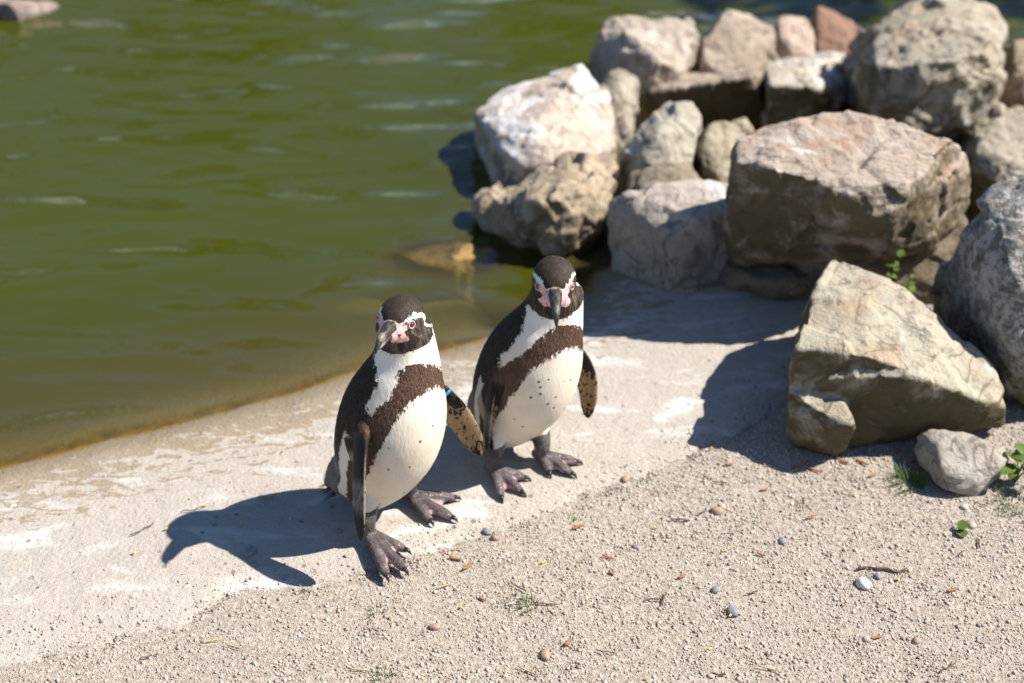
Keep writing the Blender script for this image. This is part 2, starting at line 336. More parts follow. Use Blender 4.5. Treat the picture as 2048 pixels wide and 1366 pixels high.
ROCK_POINTS = dict(
 small=[[[0.726,1.998,-0.01], [0.755,1.927,-0.02], [0.803,1.898,-0.02], [0.872,1.958,-0.02], [0.715,1.998,0.05], [0.746,1.999,0.065], [0.812,1.982,0.075], [0.88,1.958,0.045], [0.743,1.883,0.05], [0.824,1.896,0.05], [0.744,1.955,0.075], [0.715,2.028,-0.02], [0.746,2.029,-0.02], [0.812,2.012,-0.02], [0.88,1.988,-0.02]]],
 wedge=[[[0.503,2.031,-0.01], [0.562,2.039,-0.02], [0.752,2.069,-0.02], [0.901,2.107,-0.02], [0.501,2.072,0.195], [0.558,2.065,0.2], [0.623,2.041,0.2], [0.702,2.024,0.17], [0.829,2.031,0.105], [0.894,2.048,0.05], [0.612,2.34,0.215], [0.648,2.36,0.22], [0.687,2.326,0.22], [0.715,2.239,0.205], [0.798,2.167,0.18], [0.872,2.115,0.12], [0.519,2.145,0.2], [0.612,2.39,-0.02], [0.648,2.41,-0.02], [0.687,2.376,-0.02], [0.715,2.289,-0.02], [0.798,2.217,-0.02], [0.872,2.165,-0.02]], [[0.503,2.09,0.123], [0.553,2.08,0.119], [0.595,1.99,0.103], [0.599,1.965,0.082], [0.582,1.96,0.062], [0.487,1.975,0.098], [0.508,2.039,-0.02], [0.598,2.035,-0.02], [0.511,2.13,0.13], [0.584,2.08,0.106]]],
 granite=[[[0.897,2.203,-0.01], [0.941,2.124,-0.01], [1.016,2.094,-0.01], [1.16,2.187,-0.01], [0.826,2.331,0.17], [0.832,2.285,0.12], [0.866,2.252,0.05], [0.832,2.351,0.28], [0.869,2.354,0.34], [0.944,2.348,0.39], [1.041,2.363,0.4], [1.181,2.318,0.33], [1.192,2.212,0.2], [0.866,2.133,0.25], [0.955,2.114,0.22], [0.832,2.451,-0.02], [0.944,2.448,-0.02], [1.041,2.463,-0.02], [1.181,2.418,-0.02]]],
 block=[[[0.469,2.57,0.067], [0.513,2.55,0.067], [0.675,2.56,0.103], [0.737,2.55,0.13], [0.774,2.46,0.173], [0.858,2.52,0.136], [0.423,2.5,0.35], [0.488,2.47,0.354], [0.593,2.45,0.34], [0.682,2.41,0.328], [0.725,2.38,0.315], [0.937,2.62,0.252], [0.96,2.68,0.256], [0.957,2.64,0.142], [0.478,2.606,0.36], [0.526,2.641,0.38], [0.584,2.659,0.385], [0.624,2.654,0.385], [0.699,2.621,0.375], [0.79,2.62,0.37], [0.876,2.588,0.35], [0.478,2.636,0.03], [0.526,2.671,0.03], [0.584,2.689,0.03], [0.624,2.684,0.03], [0.699,2.651,0.03], [0.79,2.65,0.03], [0.876,2.618,0.03]]],
 angular=[[[0.23,2.7,-0.03], [0.302,2.657,-0.03], [0.389,2.56,-0.01], [0.488,2.609,0.0], [0.203,2.7,0.121], [0.289,2.61,0.138], [0.332,2.56,0.133], [0.389,2.58,0.157], [0.473,2.62,0.153], [0.23,2.69,0.165], [0.328,2.72,0.185], [0.413,2.718,0.19], [0.479,2.688,0.185], [0.23,2.74,-0.03], [0.328,2.77,-0.03], [0.413,2.768,-0.03], [0.479,2.738,-0.03]]],
 lumpy=[[[-0.096,2.95,-0.003], [-0.058,3.0,0.004], [0.007,3.05,0.044], [0.091,3.08,0.082], [0.167,3.05,0.114], [0.21,2.98,0.112], [0.252,2.9,0.095], [-0.08,2.88,-0.0], [-0.038,2.8,0.004], [0.018,2.74,0.002], [0.095,2.72,0.007], [0.173,2.74,0.033], [0.225,2.8,0.06], [0.082,2.72,0.134], [-0.004,2.78,0.077], [-0.096,3.0,-0.1], [0.091,3.13,-0.1], [0.252,2.95,-0.1]]],
 pale=[[[-0.099,3.3,0.067], [-0.031,3.4,0.077], [0.079,3.45,0.105], [0.182,3.45,0.136], [0.241,3.4,0.109], [0.263,3.3,0.051], [0.266,3.2,0.016], [-0.041,3.15,0.092], [-0.047,3.08,0.062], [-0.023,3.02,0.037], [0.066,3.0,0.076], [0.148,3.02,0.092], [0.231,3.1,0.052], [0.043,3.1,0.132], [-0.099,3.4,-0.1], [0.182,3.55,-0.1], [0.266,3.3,-0.1], [-0.023,3.12,-0.1]]],
 nub=[[[0.218,3.42,0.079], [0.277,3.5,0.105], [0.335,3.5,0.072], [0.339,3.42,0.03], [0.324,3.35,-0.004], [0.27,3.3,-0.005], [0.226,3.36,0.044], [0.274,3.33,0.092], [0.218,3.52,-0.05], [0.277,3.6,-0.05], [0.335,3.6,-0.05], [0.339,3.52,-0.05]]],
 shard=[[[0.251,3.0,0.126], [0.286,3.02,0.154], [0.371,3.08,0.195], [0.417,3.1,0.206], [0.455,3.08,0.173], [0.427,3.0,0.147], [0.391,2.95,0.095], [0.381,2.92,0.068], [0.293,2.9,0.079], [0.257,2.93,0.109], [0.326,2.95,0.178], [0.251,3.12,-0.04], [0.371,3.2,-0.04], [0.417,3.22,-0.04], [0.455,3.2,-0.04], [0.391,3.07,-0.04]]],
 backleft=[[[0.218,3.7,0.11], [0.258,3.78,0.144], [0.385,3.8,0.139], [0.49,3.8,0.139], [0.535,3.75,0.105], [0.493,3.65,0.065], [0.46,3.58,0.045], [0.371,3.56,0.039], [0.259,3.62,0.071], [0.219,3.65,0.08], [0.366,3.56,0.131], [0.218,3.9,-0.1], [0.385,4.0,-0.1], [0.535,3.95,-0.1], [0.371,3.56,-0.05], [0.259,3.62,-0.05]]],
 backmid=[[[0.509,3.75,0.046], [0.543,3.8,0.077], [0.609,3.9,0.105], [0.7,3.92,0.09], [0.764,3.9,0.06], [0.778,3.8,0.047], [0.736,3.7,0.037], [0.621,3.62,0.034], [0.513,3.62,0.023], [0.509,3.95,-0.1], [0.7,4.12,-0.1], [0.778,4.0,-0.1], [0.621,3.62,-0.05], [0.513,3.62,-0.05]]],
 pinkcube=[[[0.758,3.9,0.075], [0.777,3.95,0.078], [0.85,3.95,0.075], [0.873,3.9,0.052], [0.858,3.85,0.042], [0.791,3.83,0.043], [0.76,3.8,0.017], [0.853,3.8,0.017], [0.758,4.05,-0.1], [0.777,4.1,-0.1], [0.85,4.1,-0.1], [0.873,4.05,-0.1]]],
 redslab=[[[0.881,3.97,0.092], [0.909,4.02,0.079], [1.046,3.94,0.03], [1.029,3.84,0.001], [0.871,3.84,0.01], [0.875,3.92,0.044], [0.881,4.09,-0.1], [0.909,4.14,-0.1], [1.046,4.06,-0.1], [1.029,3.94,-0.1], [0.871,3.94,-0.1]]],
 ledge=[[[0.371,3.68,-0.036], [0.43,3.72,-0.031], [0.591,3.78,-0.02], [0.709,3.82,-0.003], [0.739,3.78,-0.012], [0.706,3.6,0.043], [0.361,3.55,0.01], [0.523,3.5,0.065], [0.627,3.5,0.086], [0.367,3.54,-0.04], [0.508,3.52,-0.052], [0.69,3.52,-0.052], [0.371,3.73,-0.05], [0.43,3.77,-0.05], [0.591,3.83,-0.05], [0.709,3.87,-0.05]]],
 crown=[[[0.716,3.78,0.011], [0.823,3.83,0.012], [0.966,3.83,0.012], [0.971,3.76,-0.003], [0.948,3.63,0.001], [0.908,3.52,-0.016], [0.685,3.48,0.003], [0.655,3.38,0.114], [0.789,3.38,0.1], [0.716,3.88,-0.05], [0.823,3.93,-0.05], [0.966,3.93,-0.05], [0.971,3.86,-0.05]]],
 large=[[[0.922,3.55,0.122], [0.946,3.6,0.171], [1.049,3.7,0.21], [1.141,3.75,0.219], [1.252,3.75,0.209], [1.325,3.7,0.182], [1.33,3.6,0.157], [1.272,3.4,0.143], [1.236,3.3,0.085], [1.133,3.22,0.048], [1.059,3.2,0.05], [0.879,3.25,0.088], [0.884,3.35,0.124], [0.88,3.25,0.208], [0.979,3.15,0.244], [1.118,3.2,0.267], [0.922,3.75,-0.05], [1.141,3.95,-0.05], [1.325,3.9,-0.05], [1.272,3.6,-0.05]]],
 edgeback=[[[1.354,3.65,0.13], [1.439,3.65,0.144], [1.509,3.55,0.107], [1.398,3.25,0.101], [1.26,3.3,0.119], [1.354,3.9,-0.05], [1.439,3.9,-0.05], [1.509,3.8,-0.05], [1.398,3.5,-0.05], [1.26,3.55,-0.05]]],
 edge=[[[1.134,3.15,0.095], [1.164,3.2,0.118], [1.284,3.3,0.116], [1.386,3.3,0.119], [1.357,3.1,0.119], [1.268,2.95,0.089], [1.133,2.95,0.069], [1.107,3.02,0.092], [1.134,3.3,-0.02], [1.164,3.35,-0.02], [1.284,3.45,-0.02], [1.386,3.45,-0.02], [1.357,3.25,-0.02], [1.268,2.95,-0.02], [1.133,2.95,-0.02]]],
 round=[[[0.432,3.0,0.135], [0.466,3.06,0.151], [0.567,3.1,0.142], [0.591,3.05,0.117], [0.576,2.95,0.069], [0.479,2.92,0.068], [0.435,2.95,0.082], [0.432,3.15,-0.02], [0.466,3.21,-0.02], [0.567,3.25,-0.02], [0.591,3.2,-0.02], [0.576,2.95,-0.02], [0.479,2.92,-0.02], [0.435,2.95,-0.02]]],
 footing=[[[0.485,2.535,0.06], [0.554,2.511,0.06], [0.609,2.504,0.03], [0.633,2.494,0.07], [0.514,2.61,-0.02], [0.613,2.56,-0.02], [0.485,2.785,0.06], [0.554,2.761,0.06], [0.609,2.754,0.03], [0.633,2.744,0.07], [0.514,2.86,-0.02], [0.613,2.81,-0.02], [0.485,2.785,-0.02], [0.554,2.761,-0.02], [0.609,2.754,-0.02], [0.633,2.744,-0.02], [0.445,2.6,0.05], [0.445,2.75,0.06], [0.445,2.6,-0.03], [0.445,2.75,-0.03]]],  # left points added to cover a sunlit patch under the block
 gap_blocker=[[[0.56,2.5,-0.04], [0.98,2.5,-0.04], [0.46,2.72,-0.04], [0.46,2.9,-0.04], [1.02,2.9,-0.04], [0.6,2.54,0.09], [0.8,2.52,0.11], [0.96,2.56,0.12], [0.48,2.72,0.1], [0.5,2.86,0.1], [0.98,2.86,0.12]]],
 sun_blocker=[[[0.24,2.74,-0.12], [0.44,2.74,-0.12], [0.25,2.95,-0.12], [0.44,2.95,-0.12], [0.26,2.76,0.11], [0.42,2.76,0.14], [0.27,2.92,0.1], [0.42,2.92,0.13], [0.34,2.84,0.15]]],
 sunken=[[[-0.282,2.844,-0.07], [-0.167,2.864,-0.048], [-0.085,2.826,-0.034], [-0.049,2.754,-0.026], [-0.093,2.705,-0.036], [-0.197,2.764,-0.058], [-0.282,2.844,-0.2], [-0.167,2.864,-0.2], [-0.085,2.826,-0.2], [-0.049,2.754,-0.2], [-0.093,2.705,-0.2], [-0.197,2.764,-0.2]]],
 cornerstone=[[[-1.806,4.316,-0.03], [-1.644,4.243,0.03], [-1.497,4.261,0.02], [-1.385,4.338,-0.03], [-1.44,4.299,-0.04], [-1.572,4.265,-0.04], [-1.517,4.178,0.03], [-1.806,4.316,-0.2], [-1.644,4.243,-0.2], [-1.497,4.261,-0.2], [-1.385,4.338,-0.2], [-1.44,4.299,-0.2], [-1.572,4.265,-0.2], [-1.517,4.178,-0.2]]],
)
TAN = ((0.47, 0.39, 0.31), (0.36, 0.29, 0.22)); GREY = ((0.40, 0.37, 0.32), (0.30, 0.275, 0.23)); PINK = ((0.455, 0.385, 0.32), (0.36, 0.285, 0.22))
# name: (label, material args, low noise, fine noise, edge rounding, layering, add a footing)
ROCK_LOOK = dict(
 small=('small pale grey stone with tufts of grass at its foot on the gravel', dict(a=(0.40, 0.36, 0.30), b=(0.33, 0.29, 0.235), moss_shade=0, drop=0.1), .006, .003, 2, 0, 0),
 wedge=('wedge shaped yellowish boulder with mossy, shade painted steep front standing on the gravel edge', dict(a=(0.46, 0.42, 0.325), b=(0.38, 0.33, 0.235), moss_shade=1.0, drop=0.35, rust=0.3), .010, .005, 1, 0, 0),  # full moss also paints the steep front as dark as shade
 granite=('rounded dark grey boulder speckled with white lichen beside the wedge shaped boulder', dict(a=(0.25, 0.23, 0.20), b=(0.17, 0.16, 0.14), moss_shade=0.25, drop=0, speck=0.5), .016, .005, 8, 0, 0),
 block=('big flat topped reddish brown block resting on stones above the concrete', dict(a=PINK[0], b=PINK[1], dark=(0.17, 0.115, 0.08), moss_shade=0.86, drop=0.45, rust=0.4, streak=(0.6, 2.2, 1)), .011, .006, 1, 0, 0),  # strong moss tint doubles as painted shade on the front
 angular=('angular grey block with white stained top at the inner corner of the concrete', dict(a=(0.48, 0.41, 0.35), b=(0.34, 0.295, 0.245), moss_shade=0.1, drop=0.6), .008, .005, 0, 0, 1),
 lumpy=('rough lumpy tan boulder with knobbly face sitting in the water at the shore', dict(a=(0.46, 0.37, 0.26), b=(0.30, 0.235, 0.15), moss_shade=0.55, drop=0.0, rust=0.2, streak=(1.5, 1, .6)), .026, .010, 4, 0, 2),
 pale=('large pale boulder streaked with white droppings at the outer end of the pile', dict(a=(0.54, 0.45, 0.365), b=(0.46, 0.375, 0.30), moss_shade=0.15, drop=0.95), .012, .005, 2, 0, 1),
 nub=('small rounded grey boulder wedged beside the dropping streaked pale boulder', dict(a=(0.40, 0.355, 0.28), b=(0.30, 0.26, 0.20), moss_shade=0.5, drop=0.0), .016, .005, 6, 0, 1),
 shard=('upright pale pointed stone between the lumpy boulder and the flat block', dict(a=(0.44, 0.40, 0.32), b=(0.36, 0.32, 0.25), moss_shade=0.5, drop=0.5), .012, .005, 3, 0, 1),
 backleft=('pitted pinkish boulder at the far end of the pile against the water', dict(a=(0.50, 0.415, 0.335), b=(0.37, 0.31, 0.25), moss_shade=0.2, drop=0.3), .016, .006, 2, 0, 1),
 backmid=('cracked tan boulder next to the pitted pinkish boulder at the far water', dict(a=(0.48, 0.39, 0.305), b=(0.31, 0.245, 0.18), moss_shade=0.4, drop=0.2), .016, .006, 2, 0, 1),
 pinkcube=('small squarish pale pink stone at the far side of the pile', dict(a=(0.56, 0.42, 0.33), b=(0.48, 0.35, 0.27), moss_shade=0.0, drop=0.1), .006, .004, 0, 0, 1),
 redslab=('thin reddish slab of stone leaning at the far edge of the pile', dict(a=(0.30, 0.175, 0.115), b=(0.21, 0.12, 0.08), moss_shade=0.0, drop=0.0), .004, .003, 0, 0, 1),
 ledge=('long low stone with dark mossy side and thin pink sunlit top', dict(a=(0.46, 0.365, 0.29), b=(0.30, 0.24, 0.17), moss_shade=1.0, drop=0.1), .012, .005, 2, 0, 1),
 crown=('flat white topped stone with broken edge beside the long mossy stone', dict(a=(0.50, 0.44, 0.35), b=(0.42, 0.36, 0.27), moss_shade=0.8, drop=0.7), .014, .006, 2, .003, 1),
 large=('tallest greyish boulder with cracked pale top and brown mossy face', dict(a=(0.43, 0.385, 0.31), b=(0.335, 0.28, 0.20), moss_shade=0.7, drop=0.25, rust=0.25), .016, .007, 2, .004, 1),
 edgeback=('brown stone half hidden behind the tallest boulder', dict(a=(0.40, 0.32, 0.22), b=(0.28, 0.20, 0.12), moss_shade=0.3, drop=0.0), .012, .005, 4, 0, 1),
 edge=('grey brown boulder squeezed between the tallest boulder and the speckled one', dict(a=(0.40, 0.35, 0.27), b=(0.31, 0.26, 0.18), moss_shade=0.9, drop=0.1), .018, .007, 5, 0, 1),
 round=('rounded mottled brown stone tucked behind the flat topped reddish block', dict(a=(0.42, 0.36, 0.25), b=(0.24, 0.20, 0.14), moss_shade=0.4, drop=0.0), .014, .007, 8, 0, 1),
 footing=('dark brown stone in the shade underneath the flat topped reddish block', dict(a=(0.26, 0.20, 0.13), b=(0.18, 0.14, 0.09), moss_shade=0.3, drop=0.0), .010, .005, 4, 0, 0),
 gap_blocker=('low stone added to block sun in the gap behind the wedge shaped boulder', dict(a=(0.26, 0.21, 0.15), b=(0.18, 0.14, 0.09), moss_shade=0.3, drop=0.0), .010, .005, 4, 0, 0),  # added so that no sun slips through the gap below the block
 sun_blocker=('added stone blocking sun between the angular block and the pale pointed stone', dict(a=(0.28, 0.23, 0.16), b=(0.2, 0.16, 0.1), moss_shade=0.5, drop=0.0), .010, .005, 2, 0, 0),  # hidden stone, added to keep sun off the water beside it
 sunken=('flat brown stone lying just under the water beside the lumpy boulder', dict(a=(0.46, 0.29, 0.10), b=(0.34, 0.20, 0.06), moss_shade=0.1, drop=0.0, rust=0.5), .010, .004, 5, 0, 0),
 cornerstone=('low stone breaking the water far from the boulder pile', dict(a=(0.36, 0.27, 0.23), b=(0.26, 0.19, 0.16), moss_shade=0.1, drop=0.2), .010, .004, 5, 0, 0))
ROCK_OBJ = {}
for k, (nm, hulls) in enumerate(ROCK_POINTS.items()):
    label, look, low, fine, rounding, layer, foot = ROCK_LOOK[nm]
    bm = bmesh.new()
    for h in hulls:
        pts = [Vector(p) for p in h]
        if foot:
            c = sum(pts, Vector()) / len(pts)
            pts += [Vector((c.x + (p.x - c.x) * (0.85 if foot == 1 else .5) - (0 if foot == 1 else .05), c.y + (p.y - c.y) * (0.85 if foot == 1 else .5) + (0 if foot == 1 else .06), -0.16)) for p in pts]
        vs = [bm.verts.new(p) for p in pts]
        r = bmesh.ops.convex_hull(bm, input=vs)
        dead = [g for g in r['geom_interior'] if isinstance(g, bmesh.types.BMVert)]
        bmesh.ops.delete(bm, geom=dead, context='VERTS')
    me = bpy.data.meshes.new(nm); bm.to_mesh(me); bm.free()
    out = remesh(me, 0.0052); laplace(out, rounding // 3)
    lo0, hi0 = get_co(out).min(0), get_co(out).max(0)
    co = get_co(out); ctr = np.array([co[:, 0].mean(), co[:, 1].mean(), co[:, 2].min()])
    no = get_no(out)
    rr = np.random.default_rng(100 + k)
    for _ in range(22 if nm not in ('redslab', 'pinkcube', 'ledge', 'crown', 'angular') else 4):   # broken facets: shave the hull with planes just under its skin
        pn = unit3(rr.normal(size=3) * (1, 1, .6)); sp = co @ pn; hi, lo = sp.max(), sp.min()
        cut = hi - (hi - lo) * rr.uniform(.01, .055); over = np.maximum(sp - cut, 0)
        co = co - pn * over[:, None] * .9
    set_co(out, co); no = get_no(out)
    warp = co + .008 * np.stack([vn3(co, 14, k + 200 + j, 2) for j in range(3)], 1)
    d = low * (.45 * vn3(co, 7, k, 3) + 1.25 * facets(warp, .125, k)) + fine * (.9 * facets(warp, .042, k + 60) + .45 * vn3(co, 40, k + 80, 3, True))
    if layer: d += layer * np.round(4 * vn3(co * np.array([.6, .6, 2.5]), 9, k + 9, 2)) / 2
    co = co + no * d[:, None]
    lo1, hi1 = co.min(0), co.max(0); co = lo0 + (co - lo1) * (hi0 - lo0) / (hi1 - lo1)   # keep the measured size
    set_co(out, co - ctr); laplace(out, 1, .2)
    o = link_mesh('boulder' if nm not in ('small', 'sunken', 'cornerstone', 'pinkcube', 'redslab', 'footing', 'gap_blocker', 'sun_blocker', 'shard') else 'stone', out, mat_rock(nm + '_stone', seed=k, **look))
    o.location = ctr; ROCK_OBJ[nm] = o
    tag(o, label, 'boulder' if o.name.startswith('boulder') else 'stone', 'boulders piled along the shore' if nm not in ('small', 'sunken', 'cornerstone') else None)

# ------------------------------------------------------------------ penguins
def unit(v): v = np.asarray(v, float); return v / np.linalg.norm(v)
def loft(rings, closed_ends=True):
    """rings: (k, n, 3) -> verts, faces"""
    k, n, _ = rings.shape; V = rings.reshape(-1, 3).tolist(); F = []
    for i in range(k - 1):
        for j in range(n):
            F.append((i * n + j, i * n + (j + 1) % n, (i + 1) * n + (j + 1) % n, (i + 1) * n + j))
    a, b = len(V), len(V) + 1
    V += [rings[0].mean(0).tolist(), rings[-1].mean(0).tolist()]
    for j in range(n):
        F.append((a, (j + 1) % n, j)); F.append((b, (k - 1) * n + j, (k - 1) * n + (j + 1) % n))
    return V, F
def smooth_table(keys, n):
    """Catmull-Rom resample of table rows"""
    K = np.array(keys, float); m = len(K); out = []
    for u in np.linspace(0, m - 1, n):
        i = min(int(u), m - 2); f = u - i
        p0, p1, p2, p3 = K[max(i - 1, 0)], K[i], K[i + 1], K[min(i + 2, m - 1)]
        out.append(0.5 * ((2 * p1) + (p2 - p0) * f + (2 * p0 - 5 * p1 + 4 * p2 - p3) * f * f + (3 * p1 - p0 - 3 * p2 + p3) * f ** 3))
    return np.array(out)
class Parts:
    def __init__(s): s.V = []; s.F = []
    def add(s, V, F):
        o = len(s.V); s.V += [tuple(v) for v in V]; s.F += [tuple(i + o for i in f) for f in F]
    def tube(s, pts, rad, n=12, flat=1.0):
        T = smooth_table([list(p) + [r] for p, r in zip(pts, rad)], max(8, 5 * len(pts))); C = T[:, :3]; R = T[:, 3]
        t0 = unit(C[1] - C[0]); t1 = unit(C[-1] - C[-2])
        C = np.vstack([C[0] - t0 * R[0] * .8, C[0] - t0 * R[0] * .45, C, C[-1] + t1 * R[-1] * .45, C[-1] + t1 * R[-1] * .8])
        R = np.concatenate([[R[0] * .3, R[0] * .8], R, [R[-1] * .8, R[-1] * .3]])
        tg = np.gradient(C, axis=0); rings = []
        for c, r, t in zip(C, R, tg):
            t = unit(t); ref = np.array([0, 0, 1.0]) if abs(t[2]) < .9 else np.array([0, 1.0, 0])
            a = unit(np.cross(t, ref)); b = np.cross(a, t)
            ph = np.linspace(0, 2 * np.pi, n, endpoint=False)[:, None]
            rings.append(c + r * (np.cos(ph) * a + flat * np.sin(ph) * b))
        s.add(*loft(np.array(rings)))
    def ellipsoid(s, c, r, M=np.eye(3), n=24):
        th = np.linspace(0.06, np.pi - 0.06, n // 2 + 4); ph = np.linspace(0, 2 * np.pi, n, endpoint=False); rings = []
        for t in th:
            p = np.stack([np.sin(t) * np.cos(ph) * r[0], np.sin(t) * np.sin(ph) * r[1], np.full(n, np.cos(t) * r[2])], 1)
            rings.append(np.asarray(c) + p @ np.asarray(M).T)
        s.add(*loft(np.array(rings)[::-1]))
    def prism(s, poly, thick):
        P = np.array(poly, float); up = np.array([0, 0, thick / 2]); n = len(P)
        V = list(P + up) + list(P - up); F = [tuple(range(n)), tuple(range(2 * n - 1, n - 1, -1))]
        F += [(i, i + n, (i + 1) % n + n, (i + 1) % n) for i in range(n)]
        s.add(V, F)

def mat_feather():
    t = NT('penguin_plumage'); p = t.coord('Object')
    ps = t.coord('Object', (1, 1, 0.28)); fine = t.noise(ps, 420, 3, 0.7); mid = t.noise(ps, 130, 4, 0.65); big = t.noise(p, 22, 4, 0.6)
    # contour feathers: short tapering strokes running down the body
    sv = t.voro(ps, 210); sc = t.sep(t.voro(ps, 210, out='Color'))
    edge = t.math('ADD', t.math('MULTIPLY', t.math('SUBTRACT', mid, 0.5), 0.015), t.math('MULTIPLY', t.math('SUBTRACT', big, 0.5), 0.012))
    edge = t.math('ADD', edge, t.math('MULTIPLY', t.math('SUBTRACT', fine, 0.5), 0.008))
    dk = t.math('ADD', t.attr('dark'), edge)
    dm = t.ramp(dk, -0.0006, 0.0008)
    white = t.mix(t.ramp(big, 0.35, 0.7), (0.82, 0.77, 0.68), (0.80, 0.71, 0.56))
    white = t.mix(t.attr('cream'), white, t.mix(t.ramp(big, 0.35, 0.7), (0.75, 0.665, 0.54), (0.70, 0.60, 0.45)))
    white = t.mix(t.math('MULTIPLY', t.ramp(t.noise(p, 9, 3), 0.55, 0.72), t.attr('belly')), white, (0.72, 0.62, 0.38))
    white = t.mix(t.math('MULTIPLY', t.ramp(fine, 0.6, 0.75), 0.14), white, (0.5, 0.46, 0.40))
    # a few dark spots on the belly
    vd = t.voro(p, 72); vc = t.sep(t.voro(p, 72, out='Color'))
    spot = t.math('MULTIPLY', t.ramp(t.math('ADD', vd, t.math('MULTIPLY', t.math('SUBTRACT', mid, .5), .12)), 0.21, 0.15), t.math('MULTIPLY', t.ramp(vc[0], 0.80, 0.81), t.attr('belly')))
    white = t.mix(t.math('MULTIPLY', spot, 0.9), white, (0.05, 0.035, 0.025))
    tips = t.math('MULTIPLY', t.ramp(sv, 0.28, 0.55), t.ramp(sc[1], 0.35, 0.9))
    black = t.mix(t.attr('brown'), (0.026, 0.020, 0.0145), (0.082, 0.044, 0.028))
    black = t.mix(t.math('MULTIPLY', tips, t.math('ADD', 0.07, t.math('MULTIPLY', t.attr('facefeather'), 0.30))), black, (0.30, 0.23, 0.16))
    black = t.mix(t.math('MULTIPLY', t.attr('tint'), 0.42), black, t.mix(t.attr('brown'), (0.085, 0.066, 0.048), (0.20, 0.115, 0.075)))
    black = t.mix(t.math('MULTIPLY', t.attr('grey'), t.ramp(mid, 0.25, 0.7, 0.35, 1.0)), black, (0.24, 0.215, 0.19))
    c = t.mix(dm, white, black)
    # flippers
    fl = t.attr('flipper')
    fo = t.mix(t.math('MULTIPLY', t.attr('fliptip'), t.ramp(mid, 0.3, 0.6, 0.3, 1.0)), (0.017, 0.016, 0.013), (0.20, 0.185, 0.165))
    fo = t.mix(t.attr('flipedge'), fo, (0.42, 0.33, 0.23))
    mot = t.math('ADD', t.noise(t.coord('Object', (1, 1, 0.7)), 150, 3, 0.65, 0.5), t.math('MULTIPLY', t.attr('flipmark'), 0.14))
    fu = t.mix(t.ramp(mot, 0.55, 0.575), t.mix(t.ramp(big, 0.4, 0.65), (0.30, 0.205, 0.105), (0.21, 0.135, 0.07)), (0.018, 0.014, 0.011))
    c = t.mix(fl, c, t.mix(t.attr('flipunder'), fo, fu))
    # bare pink skin of the face
    pk = t.ramp(t.math('ADD', t.attr('pink'), t.math('MULTIPLY', t.math('SUBTRACT', mid, 0.5), 0.003)), -0.0008, 0.0004)
    c = t.mix(pk, c, t.mix(t.ramp(t.noise(p, 120, 3), 0.56, 0.62), (0.70, 0.42, 0.40), (0.56, 0.32, 0.32)))
    c = t.mix(t.math('MULTIPLY', pk, t.ramp(t.noise(p, 95, 4, 0.7), 0.58, 0.64)), c, (0.06, 0.045, 0.045))
    # feet: charcoal scales, pinkish webs
    ft = t.attr('foot'); scl = t.voro(p, 330)
    fc = t.mix(t.ramp(big, 0.3, 0.7), (0.052, 0.044, 0.044), (0.125, 0.102, 0.10))
    fc = t.mix(t.math('MULTIPLY', t.attr('web'), t.ramp(mid, 0.3, 0.55, 0.5, 1.0)), fc, (0.42, 0.27, 0.27))
    fc = t.mix(t.math('MULTIPLY', t.ramp(scl, 0.5, 0.2), 0.35), fc, (0.20, 0.155, 0.145))
    fc = t.mix(t.math('MULTIPLY', t.ramp(t.noise(p, 55, 5, .7), .52, .68), 0.4), fc, (0.30, 0.255, 0.21))
    c = t.mix(ft, c, fc)
    h = t.math('ADD', t.math('MULTIPLY', sv, 0.5), t.math('ADD', t.math('MULTIPLY', fine, 0.8), t.math('MULTIPLY', mid, 0.8)))
    h = t.math('ADD', h, t.math('MULTIPLY', t.math('MULTIPLY', scl, ft), 4.0))
    rough = t.ramp(ft, 0, 1, 0.62, 0.26)
    t.b.inputs['Specular IOR Level'].default_value = 0.16
    t.b.inputs['Sheen Weight'].default_value = 0.0
    return t.done(c, rough, t.bump(h, 0.28, 0.0020))
def simple_mat(name, col, rough=0.5, noise_scale=None, col2=None, spec=0.4, bump=0.0):
    t = NT(name); t.b.inputs['Specular IOR Level'].default_value = spec
    if noise_scale:
        n = t.noise(t.coord('Object'), noise_scale, 4, 0.65)
        return t.done(t.mix(t.ramp(n, 0.35, 0.65), col, col2 or col), rough, t.bump(n, bump, 0.002) if bump else None)
    return t.done(col, rough)
def mat_bill():
    t = NT('horny_bill'); p = t.coord('Object'); y = t.sep(p)[1]
    n = t.noise(t.coord('Object', (1, .25, 1)), 420, 4, 0.7)
    c = t.mix(t.ramp(n, 0.4, 0.7), (0.022, 0.020, 0.018), (0.085, 0.075, 0.062))
    c = t.mix(t.math('MULTIPLY', t.math('MULTIPLY', t.ramp(y, 0.030, 0.036), t.ramp(y, 0.046, 0.040)), t.attr('band')), c, (0.33, 0.29, 0.24))
    c = t.mix(t.math('MULTIPLY', t.ramp(y, 0.007, 0.001), t.ramp(n, 0.35, 0.6)), c, (0.42, 0.27, 0.16))
    return t.done(c, 0.38, t.bump(n, 0.6, 0.0015))
M_FEATHER = mat_feather(); M_BILL = mat_bill()
M_CLAW = simple_mat('claw_horn', (0.018, 0.015, 0.014), 0.25, 90, (0.05, 0.04, 0.035))
M_EYE = simple_mat('eye_iris', (0.115, 0.055, 0.035), 0.12, 300, (0.07, 0.03, 0.02), 0.7); M_PUPIL = simple_mat('eye_pupil', (0.004, 0.004, 0.004), 0.05, spec=0.8)
M_RING = simple_mat('eye_ring_skin', (0.50, 0.37, 0.35), 0.5, 200, (0.42, 0.28, 0.27))
M_TAIL = simple_mat('tail_feather', (0.016, 0.014, 0.012), 0.55, 60, (0.05, 0.045, 0.04)); M_BLUE = simple_mat('blue_plastic', (0.01, 0.20, 0.62), 0.3, 60, (0.012, 0.23, 0.68))
M_BLACKPL = simple_mat('black_plastic', (0.012, 0.012, 0.013), 0.4)

